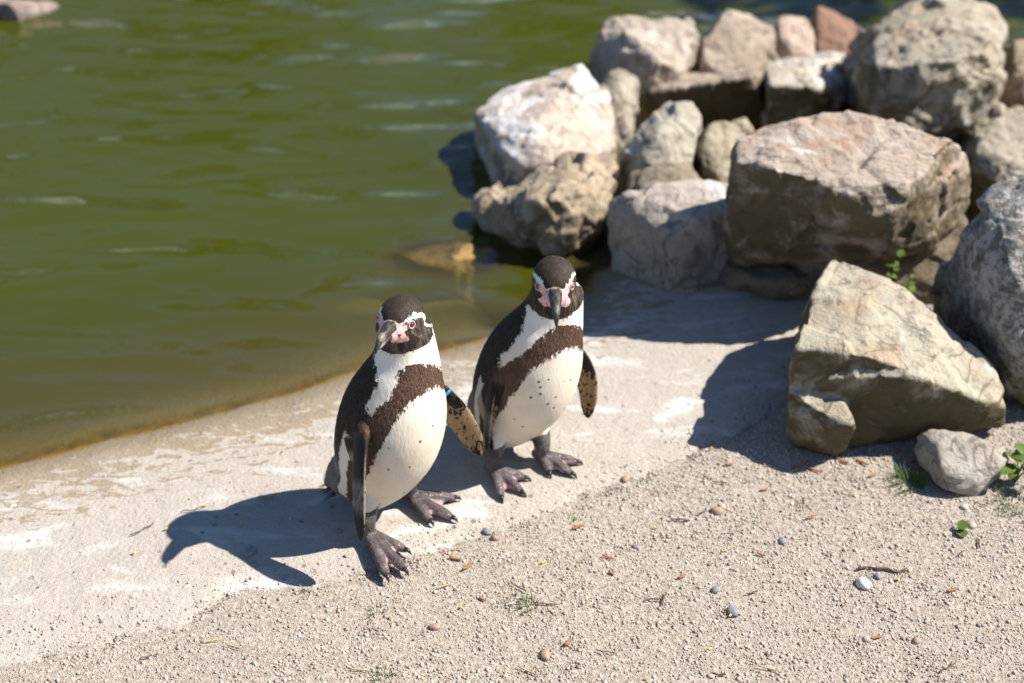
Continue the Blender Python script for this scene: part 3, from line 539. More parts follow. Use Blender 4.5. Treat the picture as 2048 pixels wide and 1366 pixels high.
def make_penguin(label, loc, yaw_deg, crown, spine, head_c, head_yaw, head_pitch, flippers, feet, tail_tip, pat_shift, group):
    root = bpy.data.objects.new('penguin', None); COL.objects.link(root)
    root.location = loc; root.rotation_euler = (0, 0, math.radians(180 + yaw_deg)); root.empty_display_size = 0.1
    tag(root, label, 'penguin', group)
    P = Parts()
    # trunk and neck: rows x, y, z, half width, half depth front, half depth back
    T = smooth_table(spine, 72); C = T[:, :3]; tg = np.gradient(C, axis=0)
    zt = (C[:, 2] - C[0, 2]) / (C[-1, 2] - C[0, 2]); tw = math.radians(head_yaw) * 0.85 * sm(zt, 0.76, 1.0)
    ph = np.linspace(-np.pi, np.pi, 64, endpoint=False); rings = []; LA = []; DA = []
    for c, t, w, row in zip(C, tg, tw, T):
        t = unit(t); L = np.array([math.cos(w), -math.sin(w), 0]); D = unit(np.cross(t, L)); L = np.cross(D, t)
        LA.append(L); DA.append(D)
        b = np.where(np.cos(ph) > 0, row[4], row[5])
        rings.append(c + (np.sin(ph) * row[3])[:, None] * L + (np.cos(ph) * b)[:, None] * D)
    P.add(*loft(np.array(rings)[:, ::-1])); LA = np.array(LA); DA = np.array(DA)
    # rump into tail
    tt = np.array(tail_tip)
    P.tube([(0, -0.035, 0.110), (tt[0] * .35, -0.068, 0.080), (tt[0] * .6, -.098, .056), tt * np.array([.8, .90, 1]) + np.array([0, 0, .012])], [0.068, 0.056, 0.038, 0.018], 18, 0.85)
    # head frame: columns right, forward, up
    a = math.radians(head_yaw); q = math.radians(head_pitch)
    fw = np.array([math.sin(a) * math.cos(q), math.cos(a) * math.cos(q), math.sin(q)]); rt = np.array([math.cos(a), -math.sin(a), 0]); up = np.cross(rt, fw)
    HM = np.stack([rt, fw, up], 1); hc = np.array(head_c)
    def H(*p): return hc + HM @ np.array(p)
    P.ellipsoid(H(0, -.002, .004), (.0365, .044, .0342), HM)
    P.ellipsoid(H(0, .020, -.003), (.0255, .031, .0235), HM)
    P.ellipsoid(H(0, .036, -.004), (.0155, .021, .0165), HM)
    for s in (-1, 1): P.ellipsoid(H(s * .012, .004, -.010), (.0252, .034, .0255), HM)
    # flippers
    FL = []
    for f in flippers:
        p0, p1, N, bend, W0 = np.array(f['root']), np.array(f['tip']), np.array(f['out']), f['bend'], f['width']
        A = p1 - p0; Ln = np.linalg.norm(A); A = A / Ln; N = unit(N - A * (N @ A)); Wd = np.cross(A, N) * f['side']
        # Wd points to the leading edge
        us = np.linspace(0, 1, 26); rg = []
        for u in us:
            w = W0 * float(np.interp(u, [0, .12, .35, .6, .85, .95, 1], [.30, .40, .50, .50, .40, .27, .09]))
            th = 0.0062 * float(np.interp(u, [0, .3, .8, 1], [2.6, 1.25, .85, .45]))
            c = p0 + A * Ln * u + N * bend * math.sin(math.pi * u) + Wd * (0.010 * math.sin(math.pi * u) - 0.006 * u)
            an = np.linspace(0, 2 * np.pi, 22, endpoint=False)[:, None]
            rg.append(c + np.cos(an) * w * Wd + np.sin(an) * th * N)
        rg = np.array(rg)
        if np.cross(Wd, N) @ A < 0: rg = rg[:, ::-1]
        P.add(*loft(rg)); FL.append((p0, A, Ln, N, Wd, bend, W0))
    # legs, toes and webs
    claws = []; toes = []; webs = []
    for ft in feet:
        an = np.array(ft['ankle']); hip = np.array(ft['hip'])
        P.tube([hip, an + (0, 0, .022), an], [0.024, 0.0165, 0.0135], 14)
        heel = an + np.array([0, 0, -.004]); tips = [np.array(t) for t in ft['tips']]; toes.append((heel, tips))
        fdir = unit((tips[1] - heel) * (1, 1, 0))
        P.tube([heel - fdir * .012 + (0, 0, -.007), heel + fdir * 0.012 + (0, 0, -.006)], [0.011, 0.012], 12, .9)
        for i, tp in enumerate(tips):
            st = heel + (tp - heel) * .12; st[2] = .018
            d = tp - st; side = np.cross(unit(d), (0, 0, 1))
            m1 = st + d * .42; m1[2] = .0155; m2 = st + d * .74; m2[2] = .0115; e = st + d * .93; e[2] = .0085
            P.tube([st, m1, m2, e], [.0112, .0094, .0094, .0070], 12, .85)
            claws.append((e, unit(d * (1, 1, 0))))
        for i in (0, 1):
            A_, B_ = tips[i], tips[i + 1]; k1 = heel + (A_ - heel) * .82; k2 = heel + (B_ - heel) * .82; mid = heel + ((A_ + B_) / 2 - heel) * .70
            poly = [heel + (A_ - heel) * .15, k1, mid, k2, heel + (B_ - heel) * .15]
            for v, zz in zip(poly, (.015, .0095, .0075, .0095, .015)): v[2] = zz
            g = [tuple(v) for v in poly]
            if np.cross(poly[1] - poly[0], poly[2] - poly[0])[2] < 0: g = g[::-1]
            P.prism(g, .0075); webs.append((heel, A_, B_))
    src = bpy.data.meshes.new('src'); src.from_pydata(P.V, [], P.F)
    me = remesh(src, 0.0023); laplace(me, 5)
    co = get_co(me); n = len(co)
    # ---- markings, worked out in body coordinates
    best = np.full(n, 1e9); si = np.zeros(n, int)
    for i in range(len(C)):
        d = np.sum(tg[i] / np.linalg.norm(tg[i]) * (co - C[i]), 1) ** 2 + 0.02 * np.sum((co - C[i]) ** 2, 1)
        m = d < best; best = np.where(m, d, best); si = np.where(m, i, si)
    rel = co - C[si]; lat = np.sum(rel * LA[si], 1); dep = np.sum(rel * DA[si], 1)
    phi = np.degrees(np.abs(np.arctan2(lat, dep))); hn = np.clip((C[si, 2]) / crown + pat_shift, 0, 1)
    rad = np.hypot(lat, dep)
    f_in = np.interp(hn, [.10, .25, .40, .54, .62, .665, .70, .712], [78, 70, 63, 57, 50, 38, 15, -40])
    f_out = np.interp(hn, [.10, .30, .42, .52, .58, .64, .70, .76, .785, .80], [92, 92, 91, 89, 82, 72, 60, 40, 16, -40])
    f_bk = np.interp(hn, [.05, .25, .40, .50, .56, .62, .70, .78, .86], [106, 108, 108, 106, 100, 91, 86, 92, 106])
    sc = np.maximum(rad, .02) * math.pi / 180
    dark = np.maximum(np.minimum(phi - f_in, f_out - phi), phi - f_bk) * sc
    for p0, A, Ln, N, Wd, bend, W0 in FL: dark = np.maximum(dark, .034 - np.linalg.norm(co - (p0 + A * Ln * .10 + N * .012), axis=1))
    band = np.minimum(phi - f_in, f_out - phi) * sc
    # head
    hp = (co - hc) @ HM; hl = np.linalg.norm(hp, axis=1); hd = hp / np.maximum(hl, 1e-6)[:, None]
    ck = unit((.88, .40, -.25)); al = np.degrees(np.arccos(np.clip(np.abs(hd[:, 0]) * ck[0] + hd[:, 1] * ck[1] + hd[:, 2] * ck[2], -1, 1)))
    ch = unit((0, .80, -.60)); ac = np.degrees(np.arccos(np.clip(hd @ ch, -1, 1)))
    fa = unit((0, .95, .1)); af = np.degrees(np.arccos(np.clip(hd @ fa, -1, 1)))
    sdF = np.maximum(42 - al, 40 - ac)
    kd = np.degrees(np.arcsin(np.clip(hd @ unit((0, -.62, .79)), -1, 1)))
    sdC = np.minimum(al - 52, kd + 16)
    headdark = np.maximum(sdF, sdC) * .00062
    wh = sm((co - hc) @ unit(up * .8 + fw * .2), -.034, -.020)
    near = sm(-hl, -.062, -.052)
    wh = np.maximum(wh * (hl < .09), near)
    dark = dark * (1 - wh) + headdark * wh
    ax = np.abs(hp[:, 0]); hq = np.stack([ax, hp[:, 1], hp[:, 2]], 1)
    def sd(a, b, r0, r1):
        a, b = np.array(a), np.array(b); ab = b - a; t = np.clip((hq - a) @ ab / (ab @ ab), 0, 1)
        return (r0 + (r1 - r0) * t) - np.linalg.norm(hq - a - t[:, None] * ab, axis=1)
    pink = np.maximum(sd((.010, .048, .006), (.026, .028, .011), .0078, .0062), sd((.012, .048, -.008), (.0235, .026, -.013), .008, .0045))
    pink = np.maximum(pink, sd((.012, .046, .004), (.017, .040, -.010), .009, .009))
    pink = np.where((ax < .0045) & (hp[:, 2] > .008), -.01, pink)
    pink = np.where(hl < .075, pink, -.02)
    # flippers
    flip = np.zeros(n); under = np.zeros(n); ftip = np.zeros(n); fedge = np.zeros(n); fmark = np.zeros(n)
    for p0, A, Ln, N, Wd, bend, W0 in FL:
        r_ = co - p0; u = r_ @ A / Ln; nn = r_ @ N - bend * np.sin(np.pi * np.clip(u, 0, 1)); vv = r_ @ Wd
        ins = (np.abs(nn) < .0135) & (np.abs(vv) < W0 * .62 + .006) & (u > .16) & (u < 1.06)
        ins = ins & ((rad > .5 * np.interp(hn, [.1, .4, .65], [.085, .092, .07])) | (u > .6))
        flip = np.where(ins, sm(u, .16, .26), flip); under = np.where(ins, nn < -.0006, under)
        ftip = np.where(ins, sm(u, .50, .60) * sm(-u, -.84, -.72) * .8, ftip); ed = np.abs(vv - (0.010 * np.sin(np.pi * np.clip(u, 0, 1)) - 0.006 * u)) / (W0 * np.interp(u, [0, .12, .35, .6, .85, .95, 1], [.30, .40, .50, .50, .40, .27, .09]))
        fedge = np.where(ins, sm(ed, .90, .99) * sm(u, .3, .45), fedge)
        fmark = np.where(ins, sm(vv / W0, .12, .40) * sm(-u, -.62, -.35) * 2.2 + sm(u, .82, .95) * .8 - .02, fmark)
    # feet
    foot = np.zeros(n); web = np.zeros(n)
    for (heel, tips), ft in zip(toes, feet):
        dd = np.hypot(co[:, 0] - heel[0], co[:, 1] - heel[1]); reach = max(np.hypot(*(t - heel)[:2]) for t in tips) + .02
        legr = np.hypot(co[:, 0] - heel[0], co[:, 1] - heel[1]) < .028
        foot = np.maximum(foot, ((dd < reach) & (co[:, 2] < .030) & (rad > -1)) * 1.0); foot = np.maximum(foot, (legr & (co[:, 2] < heel[2] + .045)) * 1.0)
    for heel, A_, B_ in webs:
        pa = (A_ - heel)[:2]; pb = (B_ - heel)[:2]; r_ = co[:, :2] - heel[:2]; det = pa[0] * pb[1] - pa[1] * pb[0]
        s_ = (r_[:, 0] * pb[1] - r_[:, 1] * pb[0]) / det; t_ = (pa[0] * r_[:, 1] - pa[1] * r_[:, 0]) / det
        web = np.maximum(web, sm(s_, .14, .28) * sm(t_, .14, .28) * (s_ + t_ < 1) * (co[:, 2] < .0165) * (s_ + t_ > .25))
    belly = sm(-phi, -62, -40) * sm(-hn, -.66, -.58) * (1 - wh)
    grey = sm(-hn, -.40, -.22) * sm(phi, 100, 120) * (1 - wh)
    for k, v in dict(dark=dark, pink=pink, flipper=flip, flipunder=under, fliptip=ftip, flipedge=fedge, flipmark=fmark, foot=foot, web=web, belly=belly, grey=grey, tint=np.full(n, .12), cream=sm(-hn, -.74, -.62) * (1 - wh),
                     brown=np.clip(sm(band, -.004, .004) + .08 * wh, 0, 1) * 1.0, facefeather=wh * sm(sdF, -6, 4)).items(): add_attr(me, k, v)
    link_mesh('body', me, M_FEATHER, root)
    # contour feathers: short overlapping blades that carry the colour of the spot they grow from
    nrm = get_no(me); r4 = np.random.default_rng(int(head_yaw)); ok = np.where((foot < .5) & (flip < .05) & (pink < -.001) & (co[:, 2] > .045) & ~((hl < .07) & (af < 45)))[0]
    ok = ok[(dark[ok] > -.012) | (r4.random(len(ok)) < .35)]; pick = r4.choice(ok, min(20000, len(ok)), replace=False)
    flow = -tg[si[pick]] / np.linalg.norm(tg[si[pick]], axis=1, keepdims=True); hw = wh[pick][:, None]; flow = flow * (1 - hw) + hw * (-fw * .75 - up * .45)
    flow += r4.normal(size=flow.shape) * .18; nn_ = nrm[pick]; flow -= nn_ * np.sum(flow * nn_, 1, keepdims=True); flow /= np.linalg.norm(flow, axis=1, keepdims=True) + 1e-9
    sd_w = np.cross(nn_, flow); big = (1 - hw * .45); L_ = r4.uniform(.005, .0105, (len(pick), 1)) * big; W_ = r4.uniform(.0008, .0015, (len(pick), 1)) * big; b0 = co[pick] - nn_ * .0006
    dk_ = sm(dark[pick], -.006, .002)[:, None]; lift = nn_ * L_ * (r4.uniform(.0, .05, (len(pick), 1)) + dk_ * r4.uniform(.03, .14, (len(pick), 1))) + nn_ * .0005 * dk_
    V = np.stack([b0 - sd_w * W_ * .7, b0 + sd_w * W_ * .7, b0 + flow * L_ * .55 + lift * .7 + sd_w * W_, b0 + flow * L_ * .55 + lift * .7 - sd_w * W_, b0 + flow * L_ + lift * .8], 1).reshape(-1, 3)
    o5 = (np.arange(len(pick)) * 5)[:, None]; F5 = (o5 + np.array([[0, 1, 2, 3]])).tolist() + (o5 + np.array([[3, 2, 4]])).tolist()
    pm = bpy.data.meshes.new('plumage'); pm.from_pydata(V.tolist(), [], F5)
    for k in [a_.name for a_ in me.attributes if a_.data_type == 'FLOAT' and a_.domain == 'POINT' and not a_.name.startswith('.')]:
        if k == 'tint': continue
        v_ = np.empty(n, np.float32); me.attributes[k].data.foreach_get('value', v_); add_attr(pm, k, np.repeat(v_[pick], 5))
    add_attr(pm, 'tint', np.repeat(r4.random(len(pick)) ** 2.2, 5))
    tag(link_mesh('plumage', pm, M_FEATHER, root), kind='stuff')
    bv = BVHTree.FromPolygons([tuple(c) for c in co.tolist()], [tuple(p.vertices) for p in me.polygons])
    # bill: two mandibles in a frame of their own, y forward
    Mh = Matrix(np.vstack([np.hstack([HM * (1.12 if head_yaw > 50 else 1.2), np.array(H(0, .037, .003))[:, None]]), [0, 0, 0, 1]]).tolist())
    for nm, rows in (('upper_bill', [(-.012, .004, .0100, .0095, .0070), (0, .004, .0098, .0095, .0070), (.012, .0040, .0090, .0088, .0066), (.026, .0030, .0072, .0078, .0060), (.038, .0010, .0052, .0066, .0060), (.047, -.0030, .0036, .0050, .0052), (.0525, -.0085, .0019, .0026, .0032), (.054, -.0125, .0006, .0008, .0010)]),
                     ('lower_bill', [(-.012, -.004, .0086, .0040, .0072), (0, -.004, .0082, .0036, .0072), (.014, -.0045, .0070, .0030, .0060), (.028, -.0058, .0054, .0024, .0048), (.038, -.0076, .0038, .0018, .0036), (.044, -.0092, .0022, .0012, .0020), (.046, -.0098, .0008, .0006, .0008)])):
        Tt = smooth_table(rows, 28); an = np.linspace(0, 2 * np.pi, 20, endpoint=False); rg = []
        for y_, z_, w_, hu, hd_ in Tt:
            cs, sn = np.cos(an), np.sin(an); rg.append(np.stack([np.sign(cs) * np.abs(cs) ** .8 * w_, np.full(20, y_), z_ + np.where(sn > 0, sn * hu, sn * hd_)], 1))
        V, F = loft(np.array(rg)[:, ::-1])
        o = mesh_obj(nm, V, F, M_BILL, root); o.matrix_local = Mh
        add_attr(o.data, 'band', np.full(len(o.data.vertices), 0.5 if head_yaw > 50 else 0.2))
    # eyes
    for s in (-1, 1):
        d = HM @ unit((s * .92, .40, .17)); hit = bv.ray_cast(Vector(H(0, .012, .004) + d * .12), Vector(-d))
        pos = np.array(hit[0]); nr = np.array(hit[1]); nr = unit(nr * .6 + d * .4)
        q_ = Vector(nr).to_track_quat('Z', 'Y')
        Pz = Parts(); Pz.tube([(0.0056 * math.cos(x), 0.0056 * math.sin(x), 0) for x in np.linspace(0, 2 * np.pi, 14)], [.0014] * 14, 8)
        e = mesh_obj('eye_ring', Pz.V, Pz.F, M_RING, root); e.location = pos; e.rotation_mode = 'QUATERNION'; e.rotation_quaternion = q_
        Pz = Parts(); Pz.ellipsoid((0, 0, -.0018), (.0048, .0048, .0046)); e = mesh_obj('eye', Pz.V, Pz.F, M_EYE, root); e.location = pos; e.rotation_mode = 'QUATERNION'; e.rotation_quaternion = q_
        Pz = Parts(); Pz.ellipsoid((0, 0, .0010), (.0022, .0022, .0020)); mesh_obj('pupil', Pz.V, Pz.F, M_PUPIL, e)
    # claws
    for e, d in claws:
        Pz = Parts(); Pz.tube([e + d * .002 + (0, 0, .001), e + d * .008 + (0, 0, .0005), e + d * .0135 - (0, 0, .0055)], [.0046, .0034, .0010], 10)
        mesh_obj('claw', Pz.V, Pz.F, M_CLAW, root)
    # stiff tail bristles
    V = []; F = []; base = np.array([tt[0] * .45, -0.078, 0.062]); ax_ = unit(tt - base); sd_ = np.cross(ax_, (0, 0, 1)); sd_ = unit(sd_); upv = np.cross(sd_, ax_)
    r2 = random.Random(3)
    for k in range(46):
        o1 = r2.uniform(-.026, .026); o2 = r2.uniform(-.010, .010); L = np.linalg.norm(tt - base) * r2.uniform(.85, 1.12)
        b0 = base + sd_ * o1 * .7 + upv * o2; e0 = base + ax_ * L + sd_ * o1 * 1.25 + upv * o2 * 1.2 - (0, 0, .004)
        w = .0024; i = len(V)
        V += [b0 - sd_ * w, b0 + sd_ * w, b0 + upv * w, (b0 + e0) / 2 - sd_ * w, (b0 + e0) / 2 + sd_ * w, (b0 + e0) / 2 + upv * w, e0]
        F += [(i, i + 1, i + 4, i + 3), (i + 1, i + 2, i + 5, i + 4), (i + 2, i, i + 3, i + 5), (i + 3, i + 4, i + 6), (i + 4, i + 5, i + 6), (i + 5, i + 3, i + 6)]
    mesh_obj('tail_feathers', V, F, M_TAIL, root)
    return root, FL

def slab_at(x, y): return float(slab_z(np.array([x]), np.array([y]))[0])
spineL = [(.004, -.050, .016, .012, .012, .012), (.004, -.048, .028, .034, .036, .036), (.003, -.044, .054, .053, .052, .054), (.001, -.035, .098, .071, .072, .072),
          (-.001, -.024, .150, .084, .088, .082), (-.004, -.014, .200, .087, .090, .085), (-.009, -.007, .243, .082, .082, .080), (-.015, -.002, .281, .069, .068, .068),
          (-.022, .001, .314, .056, .055, .055), (-.028, .004, .345, .047, .046, .046), (-.033, .006, .375, .042, .041, .041)]
SH = dict(zip([r_[2] for r_ in spineL], (-.012, -.010, -.005, .003, .008, .012, .015, .017, .017, .013, .007)))
spineR0 = [(x, y, z, a_, b_, c_) for x, y, z, a_, b_, c_ in spineL]
spineL = [(x - .643 * SH[z], y + .766 * SH[z], z, a_, b_, c_) for x, y, z, a_, b_, c_ in spineL]
pl, FLl = make_penguin('penguin with blue flipper tag, its head turned towards the pond', (-.2, 1.83, slab_at(-.2, 1.83) - .001), 50, .425, spineL, (-.033, .0083, .388), 69, 7,
    [dict(root=(.042, -.006, .258), tip=(.137, .068, .082), out=(.93, -.36, .10), bend=.010, width=.050, side=-1),
     dict(root=(-.072, -.010, .252), tip=(-.139, .083, .098), out=(-.70, -.45, -.20), bend=.010, width=.050, side=1)],
    [dict(ankle=(.068, .0065, .028), hip=(.052, -.008, .075), tips=[(.1159, .0975, .006), (.0859, .1098, .006), (.0502, .077, .006)]),
     dict(ankle=(-.046, -.007, .028), hip=(-.045, -.010, .075), tips=[(-.0283, .0592, .006), (-.0589, .0838, .006), (-.1012, .0516, .006)])],
    (.035, -.128, .028), 0.0, 'penguins standing on the concrete')
spineR = [(x - .006 * (z / .375) ** 2, y + .033 * (z / .375) ** 1.5 + .006, z * .965, a_, b_, c_) for x, y, z, a_, b_, c_ in [(x - .788 * .75 * SH[z], y + .616 * .75 * SH[z], z, a_, b_, c_) for x, y, z, a_, b_, c_ in spineR0]]
pr, FLr = make_penguin('penguin facing straight ahead with all dark bill pointing down, without a tag', (.012, 2.0, slab_at(.012, 2.0) - .001), 38, .41, spineR, (-.038, .044, .375), 37, -8,
    [dict(root=(.047, .008, .240), tip=(.092, .030, .076), out=(.88, -.45, .05), bend=.008, width=.050, side=-1),
     dict(root=(-.076, .016, .236), tip=(-.088, .092, .100), out=(-.85, -.40, -.05), bend=.022, width=.046, side=1)],
    [dict(ankle=(.071, .019, .028), hip=(.055, .002, .075), tips=[(.1002, .0795, .006), (.0627, .0903, .006), (.0343, .0628, .006)]),
     dict(ankle=(-.020, .040, .028), hip=(-.030, .010, .075), tips=[(-.0077, .0764, .006), (-.0377, .1051, .006), (-.0662, .0849, .006)])],
    (.0, -.128, .028), 0.0, 'penguins standing on the concrete')
# blue identification band round the left flipper of the tagged bird
p0, A, Ln, N, Wd, bend, W0 = FLl[1]
Pz = Parts(); c = p0 + A * Ln * .31 + N * bend * .6 + Wd * .004
Pz.tube([c + Wd * .024 * math.cos(x) + N * .0105 * math.sin(x) for x in np.linspace(0, 2 * np.pi, 18)], [.0030] * 18, 8)
fb = mesh_obj('flipper_band', Pz.V, Pz.F, M_BLUE, pl)
Pz = Parts(); c2 = c + Wd * .022; Pz.tube([c2 - A * .007, c2 + A * .007], [.0048, .0048], 8); mesh_obj('band_clasp', Pz.V, Pz.F, M_BLACKPL, fb)

# ------------------------------------------------------------------ gravel
def ground_here(x, y):
    x = np.asarray(x, float); y = np.asarray(y, float)
    on = slab_keep(x, y) & (seg_dist(x, y, SHORE_LINE) < 0)
    return np.where(on, slab_z(x, y), ground_z(x, y))
def mat_stones():
    t = NT('gravel_stones'); p = t.coord('Object'); n = t.noise(p, 700, 3, 0.6)
    c = t.mix(t.math('MULTIPLY', t.ramp(n, 0.4, 0.7), 0.35), t.attr('stone_colour', 'Color'), (0.30, 0.25, 0.20))
    return t.done(c, 0.9)
PAL = np.array([(.52, .455, .385), (.58, .52, .455), (.45, .375, .30), (.40, .335, .27), (.50, .415, .325), (.63, .585, .53), (.30, .27, .24), (.22, .205, .20), (.44, .33, .25), (.34, .34, .345)])
PALW = np.array([.21, .13, .17, .14, .12, .05, .08, .03, .05, .02])
CUBE_V = np.array([(x, y, z) for x in (-1, 1) for y in (-1, 1) for z in (-1, 1)], float)
CUBE_F = np.array([(0, 1, 3, 2), (4, 6, 7, 5), (0, 4, 5, 1), (2, 3, 7, 6), (0, 2, 6, 4), (1, 5, 7, 3)])
def stones(name, x, y, r, sink=0.25, dark=None):
    n = len(x); z = ground_here(x, y)
    V = CUBE_V[None] * np.array([1, 1, .75]) * (1 + rng.uniform(-.38, .30, (n, 8, 3))); V /= np.linalg.norm(V, axis=2, keepdims=True) ** .55
    q = rng.normal(size=(n, 4)); q[:, 1:3] *= .5; q /= np.linalg.norm(q, axis=1, keepdims=True); a, b, c, d = q.T
    Rm = np.stack([np.stack([1 - 2 * (c * c + d * d), 2 * (b * c - a * d), 2 * (b * d + a * c)], 1), np.stack([2 * (b * c + a * d), 1 - 2 * (b * b + d * d), 2 * (c * d - a * b)], 1),
                   np.stack([2 * (b * d - a * c), 2 * (c * d + a * b), 1 - 2 * (b * b + c * c)], 1)], 1)
    V = np.einsum('nij,nkj->nki', Rm, V) * r[:, None, None]
    V += np.stack([x, y, z + r * (0.75 - sink - .45)], 1)[:, None]
    F = (CUBE_F[None] + (np.arange(n) * 8)[:, None, None]).reshape(-1, 4)
    me = bpy.data.meshes.new(name); me.vertices.add(n * 8); me.vertices.foreach_set('co', V.astype(np.float32).ravel())
    me.loops.add(n * 24); me.loops.foreach_set('vertex_index', F.astype(np.int32).ravel())
    me.polygons.add(n * 6); me.polygons.foreach_set('loop_start', np.arange(0, n * 24, 4, dtype=np.int32)); me.polygons.foreach_set('loop_total', np.full(n * 6, 4, np.int32))
    me.update(); me.validate()
    col = PAL[rng.choice(len(PAL), n, p=PALW)] * rng.uniform(.78, 1.12, (n, 1)) * (1 + .12 * vnoise(x, y, 7, 71, 3) - .05)[:, None]; col = np.repeat(np.hstack([col, np.ones((n, 1))]), 8, 0)
    ca = me.color_attributes.new('stone_colour', 'FLOAT_COLOR', 'POINT'); ca.data.foreach_set('color', col.astype(np.float32).ravel())
    return link_mesh(name, me, M_STONES, smooth=False)
M_STONES = mat_stones()
N = 270000
x = rng.uniform(-1.1, 1.25, N); y = rng.uniform(1.36, 2.75, N); dg = seg_dist(x, y, GRAVEL_LINE) + 0.03 * vnoise(x, y, 11, 33, 3)
inside = np.abs(x) < 0.42 * (y + .55)   # only where the path can be seen
dens = np.where(dg < 0, np.clip(.80 + .5 * vnoise(x, y, 5, 44, 3), .3, 1.0), np.where(dg < .11, .42 * (1 - dg / .11) ** 1.6, 0.0)) * (y < 2.5)
k = inside & (rng.uniform(0, 1, N) < dens) & (dg < .11)
x, y = x[k], y[k]; r = np.clip(np.exp(rng.normal(math.log(.00098), .50, len(x))), .0005, .0036)
tag(stones('gravel', x, y, r), kind='stuff')
N = 2600; x = rng.uniform(-1.1, .7, N); y = rng.uniform(1.4, 2.5, N); k = slab_keep(x, y) & (seg_dist(x, y, SHORE_LINE) < -.05) & (rng.uniform(0, 1, N) < np.clip(.35 + .6 * vnoise(x, y, 4, 55), .05, 1))
x, y = x[k], y[k]; tag(stones('grit', x, y, np.clip(np.exp(rng.normal(math.log(.0012), .4, len(x))), .0006, .003)), kind='stuff')

# ------------------------------------------------------------------ loose things on the path
def lump(name, x, y, r, mat, label, cat, group, flat=.7, seed=0, sink=.3, smooth=False):
    bm = bmesh.new(); bmesh.ops.create_icosphere(bm, subdivisions=2, radius=1)
    for v in bm.verts:
        v.co *= 1 + .30 * noise.noise(v.co * 1.3 + Vector((seed * 3.3, seed, 0))); v.co.z *= flat; v.co.x *= 1.25
        v.co *= r
    me = bpy.data.meshes.new(name); bm.to_mesh(me); bm.free()
    o = link_mesh(name, me, mat, smooth=True); o.location = (x, y, float(ground_here(x, y)) + r * flat * (1 - sink * 2)); o.rotation_euler = (0, 0, seed * 1.7)
    return tag(o, label, cat, group)
M_PW = simple_mat('white_quartz', (.66, .64, .61), .6, 120, (.52, .50, .48)); M_PG = simple_mat('grey_pebble', (.17, .17, .185), .7, 200, (.26, .25, .25), bump=.3)
M_PB = simple_mat('brown_pebble', (.36, .25, .17), .7, 200, (.28, .20, .14), bump=.3); M_PT = simple_mat('tan_pebble', (.48, .41, .33), .8, 160, (.38, .32, .26), bump=.4)
lump('pebble', .563, 1.672, .0115, M_PW, 'white pebble with a grey side lying on open gravel', 'pebble', 'larger pebbles', seed=1)
for i, (x, y) in enumerate([(.59, 1.69), (.325, 1.66), (.345, 1.61), (-.29, 1.795), (-.042, 1.80), (-.43, 1.743), (.205, 1.763), (.45, 1.775)]):
    lump('pebble', x, y, .0055 + .0018 * (i % 3), M_PG, 'small slate grey pebble on the pale ground', 'pebble', 'slate grey pebbles', seed=i + 3)
for i, (x, y) in enumerate([(-.028, 1.783), (.20, 1.94), (.35, 1.85), (.62, 1.55), (-.12, 1.58), (.05, 1.52)]):
    lump('pebble', x, y, .006 + .0015 * (i % 3), M_PB, 'small rounded brown pebble on the pale ground', 'pebble', 'brown pebbles', seed=i + 20)
r3 = random.Random(5)
for i in range(9):
    x = r3.uniform(-.45, .85); y = r3.uniform(1.47, 2.0)
    if seg_dist(np.array([x]), np.array([y]), GRAVEL_LINE)[0] > -.03: continue
    lump('pebble', x, y, r3.uniform(.0042, .007), M_PT, 'pale tan pebble larger than the gravel around it', 'pebble', 'pale tan pebbles', seed=i + 40, flat=.6)
for i, (x, y) in enumerate([(-.56, 1.66), (-.52, 1.665), (-.60, 1.645), (-.66, 1.575), (-.49, 1.64)]):
    lump('pebble', x, y, .006 + .001 * (i % 3), M_PT, 'worn pebble set flush in the concrete surface', 'pebble', 'pebbles set in the concrete', seed=i + 90, flat=.3, sink=.75)

M_BARK = simple_mat('orange_bark', (.36, .16, .065), .85, 160, (.22, .11, .06), bump=.5); M_TWIG = simple_mat('brown_twig', (.16, .11, .075), .9, 200, (.09, .065, .045), bump=.5)
M_STRAW = simple_mat('dry_straw', (.58, .46, .24), .8, 120, (.44, .33, .16)); M_PETAL = simple_mat('yellow_petal', (.70, .50, .05), .6, 90, (.62, .42, .08))
def chip(name, x, y, L, w, rot, mat, label, cat, group, seed, curl=.15):
    rr = random.Random(seed); V = []; F = []; n = 6
    for i in range(n):
        u = i / (n - 1); ww = w * (.55 + .45 * math.sin(math.pi * min(1, u * 1.05))) * rr.uniform(.8, 1.15); z = .0012 + L * curl * (u - .5) ** 2 + rr.uniform(0, .0006); s = rr.uniform(-.15, .15) * w
        V += [((u - .5) * L, s - ww / 2, z), ((u - .5) * L, s + ww / 2, z + .0004), ((u - .5) * L, s + ww / 2 * .8, z + .0022), ((u - .5) * L, s - ww / 2 * .8, z + .002)]
    for i in range(n - 1):
        for j in range(4): F.append((i * 4 + j, i * 4 + (j + 1) % 4, i * 4 + 4 + (j + 1) % 4, i * 4 + 4 + j))
    F += [(3, 2, 1, 0), tuple(range(4 * n - 4, 4 * n))]
    o = mesh_obj(name, V, F, mat); o.location = (x, y, float(ground_here(x, y)) + .0015); o.rotation_euler = (rr.uniform(-.2, .2), rr.uniform(-.12, .12), rot)
    return tag(o, label, cat, group)
for i in range(34):
    x = r3.uniform(-.5, .95); y = r3.uniform(1.46, 2.02)
    if i < 9: x = r3.uniform(.50, .76); y = r3.uniform(1.96, 2.03)
    if seg_dist(np.array([x]), np.array([y]), GRAVEL_LINE)[0] > -.02: continue
    chip('bark_chip', x, y, r3.uniform(.010, .024) * (1.5 if i < 9 else 1), r3.uniform(.0035, .006), r3.uniform(-.9, .9), M_BARK, 'thin curled orange brown flake of bark on the gravel', 'bark chip', 'bark flakes strewn on the gravel', i)
